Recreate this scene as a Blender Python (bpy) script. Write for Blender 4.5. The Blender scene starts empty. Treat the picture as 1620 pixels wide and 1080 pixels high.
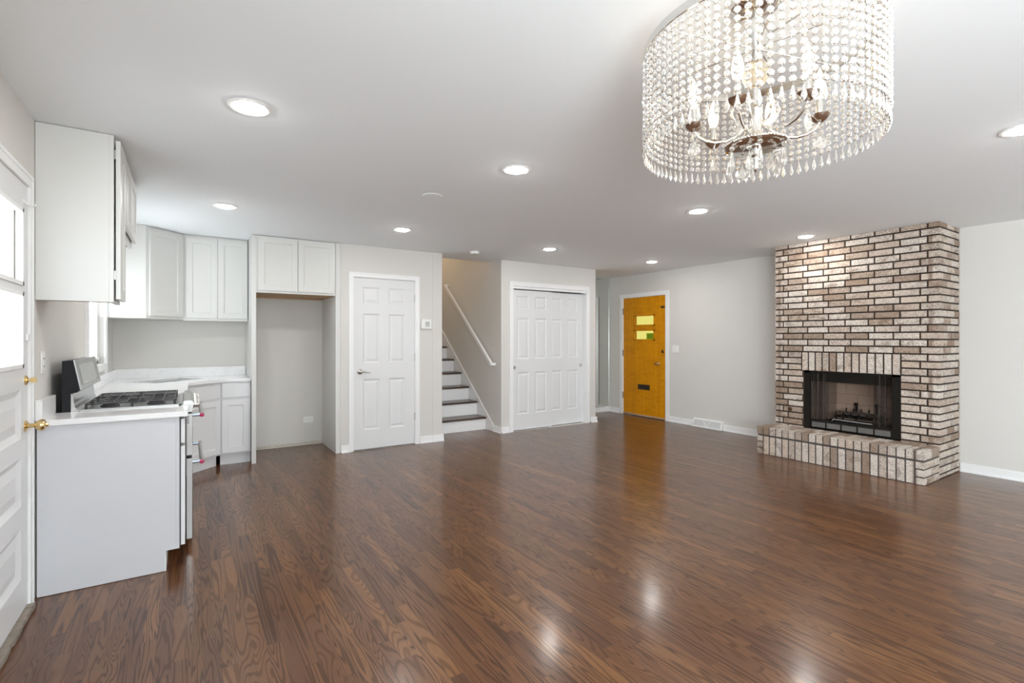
import bpy, bmesh, math, random
from mathutils import Vector, Matrix
R = random.Random(7)
PI = math.pi
scene = bpy.context.scene
COL = scene.collection

# ------------------------------------------------------------------ camera
cam_d = bpy.data.cameras.new('camera')
cam = bpy.data.objects.new('camera', cam_d)
COL.objects.link(cam)
cam.location = (0, 0, 1.325)
cam.rotation_euler = (PI / 2, 0, -math.radians(33.15))
cam_d.sensor_width = 36
cam_d.lens = 785 / 1620 * 36
cam_d.shift_y = -3.7 / 1620
cam_d.clip_start = 0.02
scene.camera = cam
scene.view_settings.view_transform = 'Standard'
scene.view_settings.look = 'None'
scene.view_settings.gamma = 1
scene.view_settings.use_curve_mapping = False
scene.view_settings.exposure = 0.80
scene.cycles.max_bounces = 14
scene.cycles.diffuse_bounces = 7
scene.cycles.glossy_bounces = 6
scene.cycles.transmission_bounces = 10
scene.cycles.transparent_max_bounces = 12
scene.cycles.sample_clamp_indirect = 6
scene.cycles.use_denoising = True
scene.cycles.denoising_prefilter = 'ACCURATE'
scene.cycles.use_adaptive_sampling = False

# ------------------------------------------------------------------ sky
world = bpy.data.worlds.new('daylight')
scene.world = world
world.use_nodes = True
bg = world.node_tree.nodes['Background']
bg.inputs[0].default_value = (0.90, 0.96, 1.0, 1)
bg.inputs[1].default_value = 2.2


def area(name, loc, rot, sx, sy, power, col=(1, 1, 1)):
    d = bpy.data.lights.new(name, 'AREA')
    d.shape = 'RECTANGLE'
    d.size, d.size_y, d.energy, d.color = sx, sy, power, col
    o = bpy.data.objects.new(name, d)
    COL.objects.link(o)
    o.location, o.rotation_euler = loc, rot
    return o


# daylight through rear and kitchen windows, plus side-wall lights added to brighten the ceiling
TILT = math.radians(24)   # rear lights aimed upward to put more light on the ceiling
area('daylight_and_fill', (1.35, -6.62, 1.32), (-PI / 2 - TILT, 0, 0), 2.3, 1.9, 180, (0.86, 0.95, 1.0))
area('daylight_and_fill', (4.55, -6.62, 1.32), (-PI / 2 - TILT, 0, 0), 2.7, 1.9, 140, (0.86, 0.95, 1.0))
area('daylight_and_fill', (6.66, -2.8, 1.32), (0, PI / 2 + math.radians(57), 0), 1.6, 3.0, 35, (0.86, 0.95, 1.0))  # added fill at an unseen right-wall opening, aimed up at the ceiling
area('daylight_and_fill', (-0.80, -2.55, 1.18), (0, -PI / 2 - math.radians(57), 0), 1.9, 3.5, 315, (0.86, 0.95, 1.0))  # added fill at an unseen left-wall opening, aimed up to lift the ceiling
area('daylight_and_fill', (-0.745, 5.48, 1.56), (0, -PI / 2 - math.radians(62), 0), 0.86, 0.86, 3.2, (0.88, 0.95, 1.0))


# ------------------------------------------------------------------ materials
def newmat(name):
    m = bpy.data.materials.new(name)
    m.use_nodes = True
    nt = m.node_tree
    return m, nt, nt.nodes['Principled BSDF']


def nd(nt, typ, **kw):
    n = nt.nodes.new(typ)
    for k, v in kw.items():
        setattr(n, k, v)
    return n


def lk(nt, a, b):
    nt.links.new(a, b)


def math_n(nt, op, a, b=None, c=None):
    n = nt.nodes.new('ShaderNodeMath')
    n.operation = op
    for i, v in enumerate((a, b, c)):
        if v is None:
            continue
        if isinstance(v, (int, float)):
            n.inputs[i].default_value = v
        else:
            nt.links.new(v, n.inputs[i])
    return n.outputs[0]


def mixc(nt, fac, a, b, blend='MIX'):
    n = nt.nodes.new('ShaderNodeMix')
    n.data_type = 'RGBA'
    n.blend_type = blend
    for i, v in ((0, fac), (6, a), (7, b)):
        if isinstance(v, (int, float)):
            n.inputs[i].default_value = v
        elif isinstance(v, tuple):
            n.inputs[i].default_value = (*v[:3], 1)
        else:
            nt.links.new(v, n.inputs[i])
    return n.outputs[2]


def ramp(nt, fac, stops):
    n = nt.nodes.new('ShaderNodeValToRGB')
    el = n.color_ramp.elements
    while len(el) < len(stops):
        el.new(0.5)
    for e, (p, c) in zip(el, stops):
        e.position = p
        e.color = (*c, 1) if isinstance(c, tuple) else (c, c, c, 1)
    nt.links.new(fac, n.inputs[0])
    return n.outputs[0]


def bump(nt, p, h, strength, dist):
    b = nt.nodes.new('ShaderNodeBump')
    b.inputs['Strength'].default_value = strength
    b.inputs['Distance'].default_value = dist
    nt.links.new(h, b.inputs['Height'])
    nt.links.new(b.outputs[0], p.inputs['Normal'])


def noise(nt, vec, scale, detail=3, rough=0.5, dist=0.0):
    n = nt.nodes.new('ShaderNodeTexNoise')
    n.inputs['Scale'].default_value = scale
    n.inputs['Detail'].default_value = detail
    n.inputs['Roughness'].default_value = rough
    n.inputs['Distortion'].default_value = dist
    if vec is not None:
        nt.links.new(vec, n.inputs['Vector'])
    return n.outputs[0]


def pos(nt):
    return nt.nodes.new('ShaderNodeNewGeometry').outputs['Position']


def scaled(nt, v, s):
    n = nt.nodes.new('ShaderNodeVectorMath')
    n.operation = 'MULTIPLY'
    nt.links.new(v, n.inputs[0])
    n.inputs[1].default_value = s
    return n.outputs[0]


def paint(name, c, rough=0.5, var=0.03, nscale=3.0, bscale=180, bstr=0.06, metal=0.0, spec=0.5):
    m, nt, p = newmat(name)
    ps = pos(nt)
    f = noise(nt, ps, nscale, 3)
    a = tuple(x * (1 - var) for x in c)
    b = tuple(min(1, x * (1 + var)) for x in c)
    lk(nt, mixc(nt, f, a, b), p.inputs['Base Color'])
    p.inputs['Roughness'].default_value = rough
    p.inputs['Metallic'].default_value = metal
    p.inputs['Specular IOR Level'].default_value = spec
    if bstr:
        bump(nt, p, noise(nt, ps, bscale, 2), bstr, 0.002)
    return m


M = {}
M['wall'] = paint('greige wall paint', (0.68, 0.663, 0.632), 0.6, 0.01, 2, 220, 0.08, spec=0.3)
M['ceiling'] = paint('flat ceiling paint', (0.895, 0.925, 0.942), 0.8, 0.008, 1.5, 160, 0.06, spec=0.2)
M['trim'] = paint('white trim paint', (0.86, 0.86, 0.86), 0.32, 0.01, 4, 60, 0.02)
M['door'] = paint('white door paint', (0.74, 0.745, 0.75), 0.38, 0.01, 4, 90, 0.04)
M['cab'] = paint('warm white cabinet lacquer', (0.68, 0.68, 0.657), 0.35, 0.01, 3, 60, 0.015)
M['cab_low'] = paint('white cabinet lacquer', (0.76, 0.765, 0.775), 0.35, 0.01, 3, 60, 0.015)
M['raw'] = paint('raw plywood edge', (0.50, 0.33, 0.19), 0.6, 0.15, 20, 90, 0.1)
M['peach'] = paint('faded peach wood', (0.70, 0.56, 0.46), 0.7, 0.15, 20, 90, 0.1)
M['endpanel'] = paint('pale grey primed cabinet end', (0.63, 0.635, 0.66), 0.4, 0.01, 3, 60, 0.015)
M['steel'] = paint('brushed stainless steel', (0.50, 0.50, 0.495), 0.28, 0.05, 30, 300, 0.04, metal=1.0)
M['chrome'] = paint('polished nickel', (0.74, 0.72, 0.69), 0.1, 0.02, 8, 10, 0, metal=1.0)
M['satin'] = paint('satin nickel', (0.55, 0.54, 0.52), 0.3, 0.04, 20, 10, 0, metal=1.0)
M['brass'] = paint('aged brass', (0.72, 0.53, 0.26), 0.18, 0.1, 30, 10, 0, metal=1.0)
M['bronze'] = paint('dark bronze', (0.10, 0.06, 0.03), 0.4, 0.2, 40, 10, 0, metal=0.7)
M['black'] = paint('black enamel', (0.012, 0.012, 0.014), 0.42, 0.2, 10, 80, 0.03, spec=0.2)
M['iron'] = paint('cast iron', (0.035, 0.035, 0.037), 0.55, 0.2, 40, 250, 0.2)
M['soot'] = paint('sooty black metal', (0.012, 0.010, 0.008), 0.75, 0.3, 12, 120, 0.1, spec=0.15)
M['plastic'] = paint('white plastic', (0.82, 0.82, 0.80), 0.35, 0.01, 6, 60, 0.01)
M['slot'] = paint('dark slot', (0.05, 0.05, 0.05), 0.6, 0.05, 6, 60, 0)
M['midgrey'] = paint('grey display', (0.30, 0.31, 0.31), 0.25, 0.1, 60, 60, 0)  # one even grey for display rims, buttons and the vent field
M['lcd'] = paint('pale display glass', (0.42, 0.44, 0.42), 0.2, 0.1, 60, 60, 0)
M['red'] = paint('red enamel medallion', (0.42, 0.02, 0.09), 0.25, 0.1, 60, 60, 0)
M['film'] = paint('pale blue film on steel', (0.50, 0.58, 0.68), 0.25, 0.15, 30, 60, 0, metal=0.6)
M['threshold'] = paint('weathered threshold wood', (0.26, 0.22, 0.18), 0.75, 0.5, 18, 90, 0.5)
M['mortar'] = paint('dark brown mortar', (0.038, 0.024, 0.016), 0.9, 0.25, 20, 260, 0.5)
M['mortar_grey'] = paint('grey brown hearth mortar', (0.085, 0.070, 0.066), 0.9, 0.25, 20, 260, 0.5)
M['gap'] = paint('dark void', (0.02, 0.018, 0.015), 0.8, 0.1, 5, 60, 0)
M['lath'] = paint('raw drywall edge', (0.58, 0.54, 0.47), 0.8, 0.25, 14, 90, 0.3)
M['log'] = paint('charred wood', (0.06, 0.045, 0.04), 0.9, 0.6, 30, 90, 0.6)
M['ash'] = paint('ash grey metal', (0.22, 0.21, 0.20), 0.6, 0.2, 25, 90, 0.1)


def quartz():
    m, nt, p = newmat('white quartz')
    ps = pos(nt)
    w = noise(nt, ps, 2.2, 5, 0.6, 1.5)
    v = ramp(nt, w, [(0.0, 0.0), (0.48, 0.0), (0.5, 1.0), (0.52, 0.0)])
    lk(nt, mixc(nt, math_n(nt, 'MULTIPLY', v, 0.35), (0.87, 0.87, 0.875), (0.72, 0.715, 0.71)), p.inputs['Base Color'])
    p.inputs['Roughness'].default_value = 0.12
    return m


M['quartz'] = quartz()


def floor_mat():
    m, nt, p = newmat('dark stained red oak strip floor')
    ps = pos(nt)
    sep = nd(nt, 'ShaderNodeSeparateXYZ')
    lk(nt, ps, sep.inputs[0])
    x, y = sep.outputs[0], sep.outputs[1]
    W = 0.0572
    xr = math_n(nt, 'DIVIDE', x, W)
    row = math_n(nt, 'FLOOR', xr)
    fx = math_n(nt, 'FRACT', xr)
    wn = nd(nt, 'ShaderNodeTexWhiteNoise', noise_dimensions='1D')
    lk(nt, row, wn.inputs['W'])
    shift = math_n(nt, 'MULTIPLY', wn.outputs[0], 7.3)
    ys = math_n(nt, 'DIVIDE', math_n(nt, 'ADD', y, shift), 0.72)
    # two lengths of boards alternate
    ysw = math_n(nt, 'ADD', ys, math_n(nt, 'MULTIPLY', math_n(nt, 'SINE', math_n(nt, 'MULTIPLY', ys, 2.4)), 0.22))
    idx = math_n(nt, 'FLOOR', ysw)
    fy = math_n(nt, 'FRACT', ysw)
    comb = nd(nt, 'ShaderNodeCombineXYZ')
    lk(nt, row, comb.inputs[0])
    lk(nt, idx, comb.inputs[1])
    wn2 = nd(nt, 'ShaderNodeTexWhiteNoise', noise_dimensions='3D')
    lk(nt, comb.outputs[0], wn2.inputs['Vector'])
    r1 = wn2.outputs[0]
    sepc = nd(nt, 'ShaderNodeSeparateColor')
    lk(nt, wn2.outputs[1], sepc.inputs[0])
    r2, r3 = sepc.outputs[1], sepc.outputs[2]
    # grain space, shifted per board
    g = nd(nt, 'ShaderNodeCombineXYZ')
    lk(nt, math_n(nt, 'MULTIPLY', x, math_n(nt, 'ADD', 7.0, math_n(nt, 'MULTIPLY', r3, 16.0))), g.inputs[0])
    lk(nt, math_n(nt, 'MULTIPLY', y, math_n(nt, 'ADD', 0.5, math_n(nt, 'MULTIPLY', r2, 1.3))), g.inputs[1])
    lk(nt, math_n(nt, 'MULTIPLY', r1, 61.0), g.inputs[2])
    f = noise(nt, g.outputs[0], 1.0, 1.5, 0.45, 0.25)
    rings = math_n(nt, 'SINE', math_n(nt, 'MULTIPLY', f, math_n(nt, 'ADD', 55.0, math_n(nt, 'MULTIPLY', r2, 50.0))))
    line = ramp(nt, math_n(nt, 'ADD', math_n(nt, 'MULTIPLY', rings, 0.5), 0.5), [(0.0, 0.0), (0.58, 0.05), (0.88, 0.85), (1.0, 1.0)])
    # pores
    pv = scaled(nt, ps, (420, 14, 1))
    pores = noise(nt, pv, 1.0, 2, 0.6)
    pore = ramp(nt, pores, [(0.35, 1.0), (0.55, 0.0)])
    big = noise(nt, ps, 0.9, 2)
    base = ramp(nt, r1, [(0.0, (0.100, 0.036, 0.011)), (0.35, (0.142, 0.055, 0.017)), (0.8, (0.172, 0.070, 0.021)),
                         (1.0, (0.24, 0.105, 0.034))])
    base = mixc(nt, math_n(nt, 'MULTIPLY', big, 0.35), base, (0.11, 0.045, 0.020))
    c = mixc(nt, math_n(nt, 'MULTIPLY', line, math_n(nt, 'ADD', 0.36, math_n(nt, 'MULTIPLY', r3, 0.40))), base, (0.026, 0.012, 0.009))
    c = mixc(nt, math_n(nt, 'MULTIPLY', pore, 0.35), c, (0.04, 0.018, 0.012))
    ex = math_n(nt, 'MULTIPLY', math_n(nt, 'MINIMUM', fx, math_n(nt, 'SUBTRACT', 1.0, fx)), W)
    ey = math_n(nt, 'MULTIPLY', math_n(nt, 'MINIMUM', fy, math_n(nt, 'SUBTRACT', 1.0, fy)), 0.72)
    e = math_n(nt, 'MINIMUM', ex, ey)
    joint = ramp(nt, math_n(nt, 'DIVIDE', e, 0.0016), [(0.0, 1.0), (1.0, 0.0)])
    c = mixc(nt, math_n(nt, 'MULTIPLY', joint, 0.6), c, (0.012, 0.007, 0.005))
    lk(nt, c, p.inputs['Base Color'])
    rr = math_n(nt, 'ADD', 0.277, math_n(nt, 'MULTIPLY', noise(nt, ps, 5, 3), 0.02))
    lk(nt, rr, p.inputs['Roughness'])
    lk(nt, math_n(nt, 'SUBTRACT', 0.42, math_n(nt, 'MULTIPLY', line, 0.15)), p.inputs['Specular IOR Level'])
    h = math_n(nt, 'SUBTRACT', math_n(nt, 'MULTIPLY', noise(nt, scaled(nt, ps, (30, 3, 1)), 1.0, 3), 0.5),
               math_n(nt, 'ADD', math_n(nt, 'MULTIPLY', joint, 1.0), math_n(nt, 'MULTIPLY', line, 0.15)))
    p.inputs['Coat Weight'].default_value = 0.3
    p.inputs['Coat Roughness'].default_value = 0.15
    bump(nt, p, h, 0.16, 0.0012)
    return m


M['floor'] = floor_mat()


def tread_mat():
    m, nt, p = newmat('dark oak stair tread')
    ps = pos(nt)
    f = noise(nt, scaled(nt, ps, (2, 22, 6)), 1.0, 3, 0.6, 0.8)
    lk(nt, ramp(nt, f, [(0.3, (0.035, 0.018, 0.012)), (0.7, (0.105, 0.052, 0.032))]), p.inputs['Base Color'])
    p.inputs['Roughness'].default_value = 0.25
    return m


M['tread'] = tread_mat()


def brick_mat(name, light, warm=0.0):
    m, nt, p = newmat(name)
    ps = pos(nt)
    rnd = nt.nodes.new('ShaderNodeNewGeometry').outputs['Random Per Island']
    wn = nd(nt, 'ShaderNodeTexWhiteNoise', noise_dimensions='1D')
    lk(nt, math_n(nt, 'MULTIPLY', rnd, 917.0), wn.inputs['W'])
    r2 = wn.outputs[0]
    cream = ramp(nt, rnd, [(0.0, (0.52, 0.42, 0.34)), (0.3, (0.62, 0.54, 0.47)), (0.7, (0.71, 0.64, 0.57)), (1.0, (0.60, 0.49, 0.39))])
    # speckle where the whitewash is worn, heavier on some bricks
    sp = noise(nt, ps, 85, 5, 0.8)
    thr = ramp(nt, r2, [(0.0, 0.0), (0.35, 0.12), (0.7, 0.5), (1.0, 0.9)])
    spk = ramp(nt, sp, [(0.45, 1.0), (0.52, 0.0)])
    amt = math_n(nt, 'MULTIPLY', spk, math_n(nt, 'ADD', 0.42, math_n(nt, 'MULTIPLY', thr, 0.56)))
    c = mixc(nt, amt, cream, (0.115, 0.072, 0.048))
    # smoky patches
    pt = noise(nt, scaled(nt, ps, (1, 1, 1.6)), 9, 4, 0.65, 0.6)
    patch = ramp(nt, pt, [(0.50, 0.0), (0.66, 1.0)])
    c = mixc(nt, math_n(nt, 'MULTIPLY', patch, math_n(nt, 'ADD', 0.26, math_n(nt, 'MULTIPLY', r2, 0.62))), c, (0.15, 0.092, 0.058))
    # brown scorch at the end of some bricks near the corners of the breast
    sy = nd(nt, 'ShaderNodeSeparateXYZ')
    lk(nt, ps, sy.inputs[0])
    for yc in (1.785, 3.232):
        dy = math_n(nt, 'ABSOLUTE', math_n(nt, 'SUBTRACT', math_n(nt, 'ADD', sy.outputs[1], math_n(nt, 'MULTIPLY', noise(nt, ps, 30, 3), 0.02)), yc + 0.01))
        band = ramp(nt, math_n(nt, 'DIVIDE', dy, 0.026), [(0.3, 1.0), (1.0, 0.0)])
        c = mixc(nt, math_n(nt, 'MULTIPLY', band, ramp(nt, rnd, [(0.3, 0.0), (0.5, 0.7)])), c, (0.13, 0.07, 0.04))
    # the browner bricks
    br = ramp(nt, r2, [(0.60 - warm, 0.0), (0.92 - warm, 0.75)])
    c = mixc(nt, br, c, (0.245, 0.165, 0.11))
    c = mixc(nt, 1.0, c, (light, light, light), 'MULTIPLY')
    lk(nt, c, p.inputs['Base Color'])
    p.inputs['Roughness'].default_value = 0.75
    bump(nt, p, noise(nt, ps, 120, 5, 0.7), 0.4, 0.004)
    return m


M['brick'] = brick_mat('whitewashed rustic brick', 1.0)
M['brick_cap'] = brick_mat('browner hearth cap brick', 0.95, 0.3)


def liner_mat():
    m, nt, p = newmat('tan firebrick panel')
    ps = pos(nt)
    sep = nd(nt, 'ShaderNodeSeparateXYZ')
    lk(nt, ps, sep.inputs[0])
    cb = nd(nt, 'ShaderNodeCombineXYZ')
    lk(nt, math_n(nt, 'ADD', sep.outputs[1], sep.outputs[0]), cb.inputs[0])
    lk(nt, sep.outputs[2], cb.inputs[1])
    b = nd(nt, 'ShaderNodeTexBrick')
    lk(nt, cb.outputs[0], b.inputs['Vector'])
    b.inputs['Scale'].default_value = 1.0
    b.inputs['Brick Width'].default_value = 0.23
    b.inputs['Row Height'].default_value = 0.115
    b.inputs['Mortar Size'].default_value = 0.0025
    b.inputs['Color1'].default_value = (0.46, 0.33, 0.25, 1)
    b.inputs['Color2'].default_value = (0.40, 0.27, 0.20, 1)
    b.inputs['Mortar'].default_value = (0.2, 0.14, 0.1, 1)
    n = noise(nt, ps, 6, 4)
    lk(nt, mixc(nt, math_n(nt, 'MULTIPLY', n, 0.5), b.outputs[0], (0.20, 0.13, 0.10)), p.inputs['Base Color'])
    p.inputs['Roughness'].default_value = 0.9
    return m


M['liner'] = liner_mat()


def orange_wood():
    m, nt, p = newmat('orange stained birch')
    ps = pos(nt)
    f1 = noise(nt, scaled(nt, ps, (1, 26, 1.2)), 1.0, 4, 0.6, 0.3)
    fig = noise(nt, scaled(nt, ps, (1, 4, 16)), 1.0, 3, 0.5, 1.2)
    c = ramp(nt, f1, [(0.25, (0.56, 0.215, 0.004)), (0.75, (0.76, 0.325, 0.006))])
    c = mixc(nt, ramp(nt, fig, [(0.45, 0.0), (0.75, 0.55)]), c, (0.46, 0.165, 0.003))
    lk(nt, c, p.inputs['Base Color'])
    p.inputs['Roughness'].default_value = 0.28
    p.inputs['Specular IOR Level'].default_value = 0.22
    return m


M['orange'] = orange_wood()


def mesh_curtain():
    m, nt, p = newmat('woven metal fire curtain')
    ps = pos(nt)
    p.inputs['Base Color'].default_value = (0.035, 0.025, 0.02, 1)
    p.inputs['Metallic'].default_value = 0.4
    p.inputs['Roughness'].default_value = 0.5
    w = noise(nt, scaled(nt, ps, (1, 90, 1)), 1.0, 2)
    lk(nt, ramp(nt, w, [(0.3, 0.45), (0.7, 0.8)]), p.inputs['Alpha'])
    return m


M['curtain'] = mesh_curtain()


def glassy(name, col, rough=0.02, diff=0.0, ior=1.5):
    m, nt, p = newmat(name)
    ps = pos(nt)
    f = noise(nt, ps, 40, 2)
    a = tuple(x * 0.97 for x in col)
    lk(nt, mixc(nt, f, a, col), p.inputs['Base Color'])
    p.inputs['Roughness'].default_value = rough
    p.inputs['IOR'].default_value = ior
    p.inputs['Transmission Weight'].default_value = 1.0 - diff
    return m


M['crystal'] = glassy('cut crystal', (1.0, 0.965, 0.905), 0.02, 0.10, 1.5)
M['clear'] = glassy('clear window glass', (0.98, 0.99, 0.99), 0.0, 0.0, 1.02)
M['amber'] = glassy('warm crystal ball', (1.0, 0.9, 0.72), 0.08, 0.15, 1.45)
M['yellow'] = glassy('yellow textured glass', (0.25, 0.215, 0.055), 0.25, 0.02, 1.1)
M['green'] = glassy('green textured glass', (0.17, 0.27, 0.05), 0.25, 0.02, 1.1)


def mirror_mat():
    m, nt, p = newmat('silvered mirror glass')
    ps = pos(nt)
    f = noise(nt, ps, 2, 2)
    lk(nt, mixc(nt, f, (0.71, 0.74, 0.71), (0.74, 0.77, 0.74)), p.inputs['Base Color'])
    p.inputs['Metallic'].default_value = 1.0
    p.inputs['Roughness'].default_value = 0.03
    return m


M['mirror'] = mirror_mat()


def emit(name, col, s):
    m, nt, p = newmat(name)
    ps = pos(nt)
    f = noise(nt, ps, 30, 1)
    lk(nt, mixc(nt, f, tuple(x * 0.98 for x in col), col), p.inputs['Emission Color'])
    p.inputs['Base Color'].default_value = (*col, 1)
    p.inputs['Emission Strength'].default_value = s
    return m


M['lens'] = emit('lit downlight lens', (1.0, 0.975, 0.94), 105.0)
M['bulb'] = emit('lit candle bulb', (1.0, 0.70, 0.38), 7.0)


# ------------------------------------------------------------------ mesh helpers
def BM():
    return bmesh.new()


def box(bm, x0, x1, y0, y1, z0, z1, bev=0.0):
    r = bmesh.ops.create_cube(bm, size=1.0)
    vs = r['verts']
    for v in vs:
        v.co = Vector(((x0 + x1) / 2 + v.co.x * (x1 - x0), (y0 + y1) / 2 + v.co.y * (y1 - y0), (z0 + z1) / 2 + v.co.z * (z1 - z0)))
    if bev > 0:
        es = list({e for v in vs for e in v.link_edges})
        bmesh.ops.bevel(bm, geom=es, offset=bev, segments=2, profile=0.5, affect='EDGES')
    return bm


def obox(bm, c, ax, ay, az, sx, sy, sz):
    ax, ay, az, c = Vector(ax), Vector(ay), Vector(az), Vector(c)
    vs = []
    for i in (-1, 1):
        for j in (-1, 1):
            for k in (-1, 1):
                vs.append(bm.verts.new(c + ax * (i * sx / 2) + ay * (j * sy / 2) + az * (k * sz / 2)))
    for f in ((0, 1, 3, 2), (4, 6, 7, 5), (0, 4, 5, 1), (2, 3, 7, 6), (0, 2, 6, 4), (1, 5, 7, 3)):
        bm.faces.new([vs[i] for i in f])
    return bm


def frame_of(d):
    d = Vector(d).normalized()
    a = Vector((0, 0, 1)) if abs(d.z) < 0.9 else Vector((1, 0, 0))
    u = d.cross(a).normalized()
    return u, d.cross(u).normalized()


def tube(bm, pts, r, seg=10, caps=True):
    pts = [Vector(p) for p in pts]
    n = len(pts)
    rad = r if isinstance(r, (list, tuple)) else [r] * n
    rings = []
    u0 = None
    for i, p in enumerate(pts):
        d = (pts[min(i + 1, n - 1)] - pts[max(i - 1, 0)]).normalized()
        if u0 is None:
            u, w = frame_of(d)
        else:
            u = (u0 - d * u0.dot(d)).normalized()
            w = d.cross(u)
        u0 = u
        rings.append([bm.verts.new(p + (u * math.cos(2 * PI * k / seg) + w * math.sin(2 * PI * k / seg)) * rad[i]) for k in range(seg)])
    for a, b in zip(rings, rings[1:]):
        for k in range(seg):
            bm.faces.new((a[k], a[(k + 1) % seg], b[(k + 1) % seg], b[k]))
    if caps:
        bm.faces.new(rings[0][::-1])
        bm.faces.new(rings[-1])
    return bm


def lathe(bm, c, prof, seg=24, axis=(0, 0, 1)):
    c, d = Vector(c), Vector(axis).normalized()
    u, w = frame_of(d)
    rings = []
    for r, z in prof:
        if r < 1e-6:
            rings.append([bm.verts.new(c + d * z)])
        else:
            rings.append([bm.verts.new(c + d * z + (u * math.cos(2 * PI * k / seg) + w * math.sin(2 * PI * k / seg)) * r) for k in range(seg)])
    for a, b in zip(rings, rings[1:]):
        for k in range(seg):
            va = [a[0]] if len(a) == 1 else [a[k], a[(k + 1) % seg]]
            vb = [b[0]] if len(b) == 1 else [b[(k + 1) % seg], b[k]]
            if len(va) + len(vb) >= 3:
                bm.faces.new(va + vb)
    return bm


def prism(bm, pts, axis, a0, a1):
    """polygon in the two other axes, extruded along axis from a0 to a1"""
    def mk(p, a):
        if axis == 'x':
            return (a, p[0], p[1])
        if axis == 'y':
            return (p[0], a, p[1])
        return (p[0], p[1], a)
    A = [bm.verts.new(mk(p, a0)) for p in pts]
    B = [bm.verts.new(mk(p, a1)) for p in pts]
    bm.faces.new(A[::-1])
    bm.faces.new(B)
    n = len(pts)
    for i in range(n):
        bm.faces.new((A[i], A[(i + 1) % n], B[(i + 1) % n], B[i]))
    return bm


def slab(bm, O, U, N, W, H, T, panels=(), prof=(), holes=()):
    """upright board: u along U, v up, front face towards N, thickness T, with moulded panels and through holes"""
    O, U, N = Vector(O), Vector(U).normalized(), Vector(N).normalized()
    V = Vector((0, 0, 1))
    rects = list(panels) + list(holes)
    us = sorted({0.0, W} | {r[0] for r in rects} | {r[1] for r in rects})
    vs = sorted({0.0, H} | {r[2] for r in rects} | {r[3] for r in rects})

    def P(u, v, n):
        return bm.verts.new(O + U * u + V * v + N * n)

    def quad(a, b, c, d):
        bm.faces.new((P(*a), P(*b), P(*c), P(*d)))

    def inside(u, v, rs):
        return any(r[0] < u < r[1] and r[2] < v < r[3] for r in rs)
    for i in range(len(us) - 1):
        for j in range(len(vs) - 1):
            uc, vc = (us[i] + us[i + 1]) / 2, (vs[j] + vs[j + 1]) / 2
            if inside(uc, vc, holes):
                continue
            quad((us[i], vs[j], -T), (us[i], vs[j + 1], -T), (us[i + 1], vs[j + 1], -T), (us[i + 1], vs[j], -T))
            if not inside(uc, vc, panels):
                quad((us[i], vs[j], 0), (us[i + 1], vs[j], 0), (us[i + 1], vs[j + 1], 0), (us[i], vs[j + 1], 0))
    for (u0, u1, v0, v1) in panels:
        pr = [(0.0, 0.0)] + list(prof)
        for (i0, d0), (i1, d1) in zip(pr, pr[1:]):
            a = [(u0 + i0, v0 + i0, d0), (u1 - i0, v0 + i0, d0), (u1 - i0, v1 - i0, d0), (u0 + i0, v1 - i0, d0)]
            b = [(u0 + i1, v0 + i1, d1), (u1 - i1, v0 + i1, d1), (u1 - i1, v1 - i1, d1), (u0 + i1, v1 - i1, d1)]
            for k in range(4):
                quad(a[k], a[(k + 1) % 4], b[(k + 1) % 4], b[k])
        i1, d1 = pr[-1]
        quad((u0 + i1, v0 + i1, d1), (u1 - i1, v0 + i1, d1), (u1 - i1, v1 - i1, d1), (u0 + i1, v1 - i1, d1))
    for (u0, u1, v0, v1) in holes:
        c = [(u0, v0), (u1, v0), (u1, v1), (u0, v1)]
        for k in range(4):
            a, b = c[k], c[(k + 1) % 4]
            quad((*b, 0), (*a, 0), (*a, -T), (*b, -T))
    c = [(0, 0), (W, 0), (W, H), (0, H)]
    for k in range(4):
        a, b = c[k], c[(k + 1) % 4]
        quad((*a, 0), (*a, -T), (*b, -T), (*b, 0))
    bmesh.ops.remove_doubles(bm, verts=bm.verts, dist=1e-5)
    return bm


ROOT = {}


def setp(o, label=None, cat=None, group=None, kind=None):
    for k, v in (('label', label), ('category', cat), ('group', group), ('kind', kind)):
        if v:
            o[k] = v
    return o


def obj(name, bm, mat, parent=None, smooth=None, label=None):
    """link a bmesh as one object; under a parent it becomes a part in the thing's own frame"""
    if parent is not None:
        bmesh.ops.translate(bm, verts=bm.verts, vec=-ROOT[parent.name])
    bmesh.ops.recalc_face_normals(bm, faces=bm.faces)
    me = bpy.data.meshes.new(name)
    bm.to_mesh(me)
    bm.free()
    for mm in (mat if isinstance(mat, (list, tuple)) else [mat]):
        me.materials.append(mm)
    if smooth is not None:
        for p in me.polygons:
            p.use_smooth = True
        me.set_sharp_from_angle(angle=math.radians(smooth))
    o = bpy.data.objects.new(name, me)
    COL.objects.link(o)
    if parent is not None:
        o.parent = parent
        ROOT[o.name] = ROOT[parent.name]
    else:
        ROOT[o.name] = Vector((0, 0, 0))
    if label:
        o['label'] = label
    return o


def thing(name, label, cat, loc, group=None, kind=None):
    o = bpy.data.objects.new(name, None)
    o.empty_display_size = 0.1
    COL.objects.link(o)
    o.location = loc
    ROOT[o.name] = Vector(loc)
    setp(o, label, cat, group, kind)
    return o


def copy_tree(o, parent=None):
    c = o.copy()
    COL.objects.link(c)
    if parent is not None:
        c.parent = parent
    for ch in [x for x in COL.objects if x.parent == o]:
        copy_tree(ch, c)
    return c


def struct(name, bm, mat, label=None, cat=None):
    return setp(obj(name, bm, mat), label, cat, kind='structure')


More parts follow.
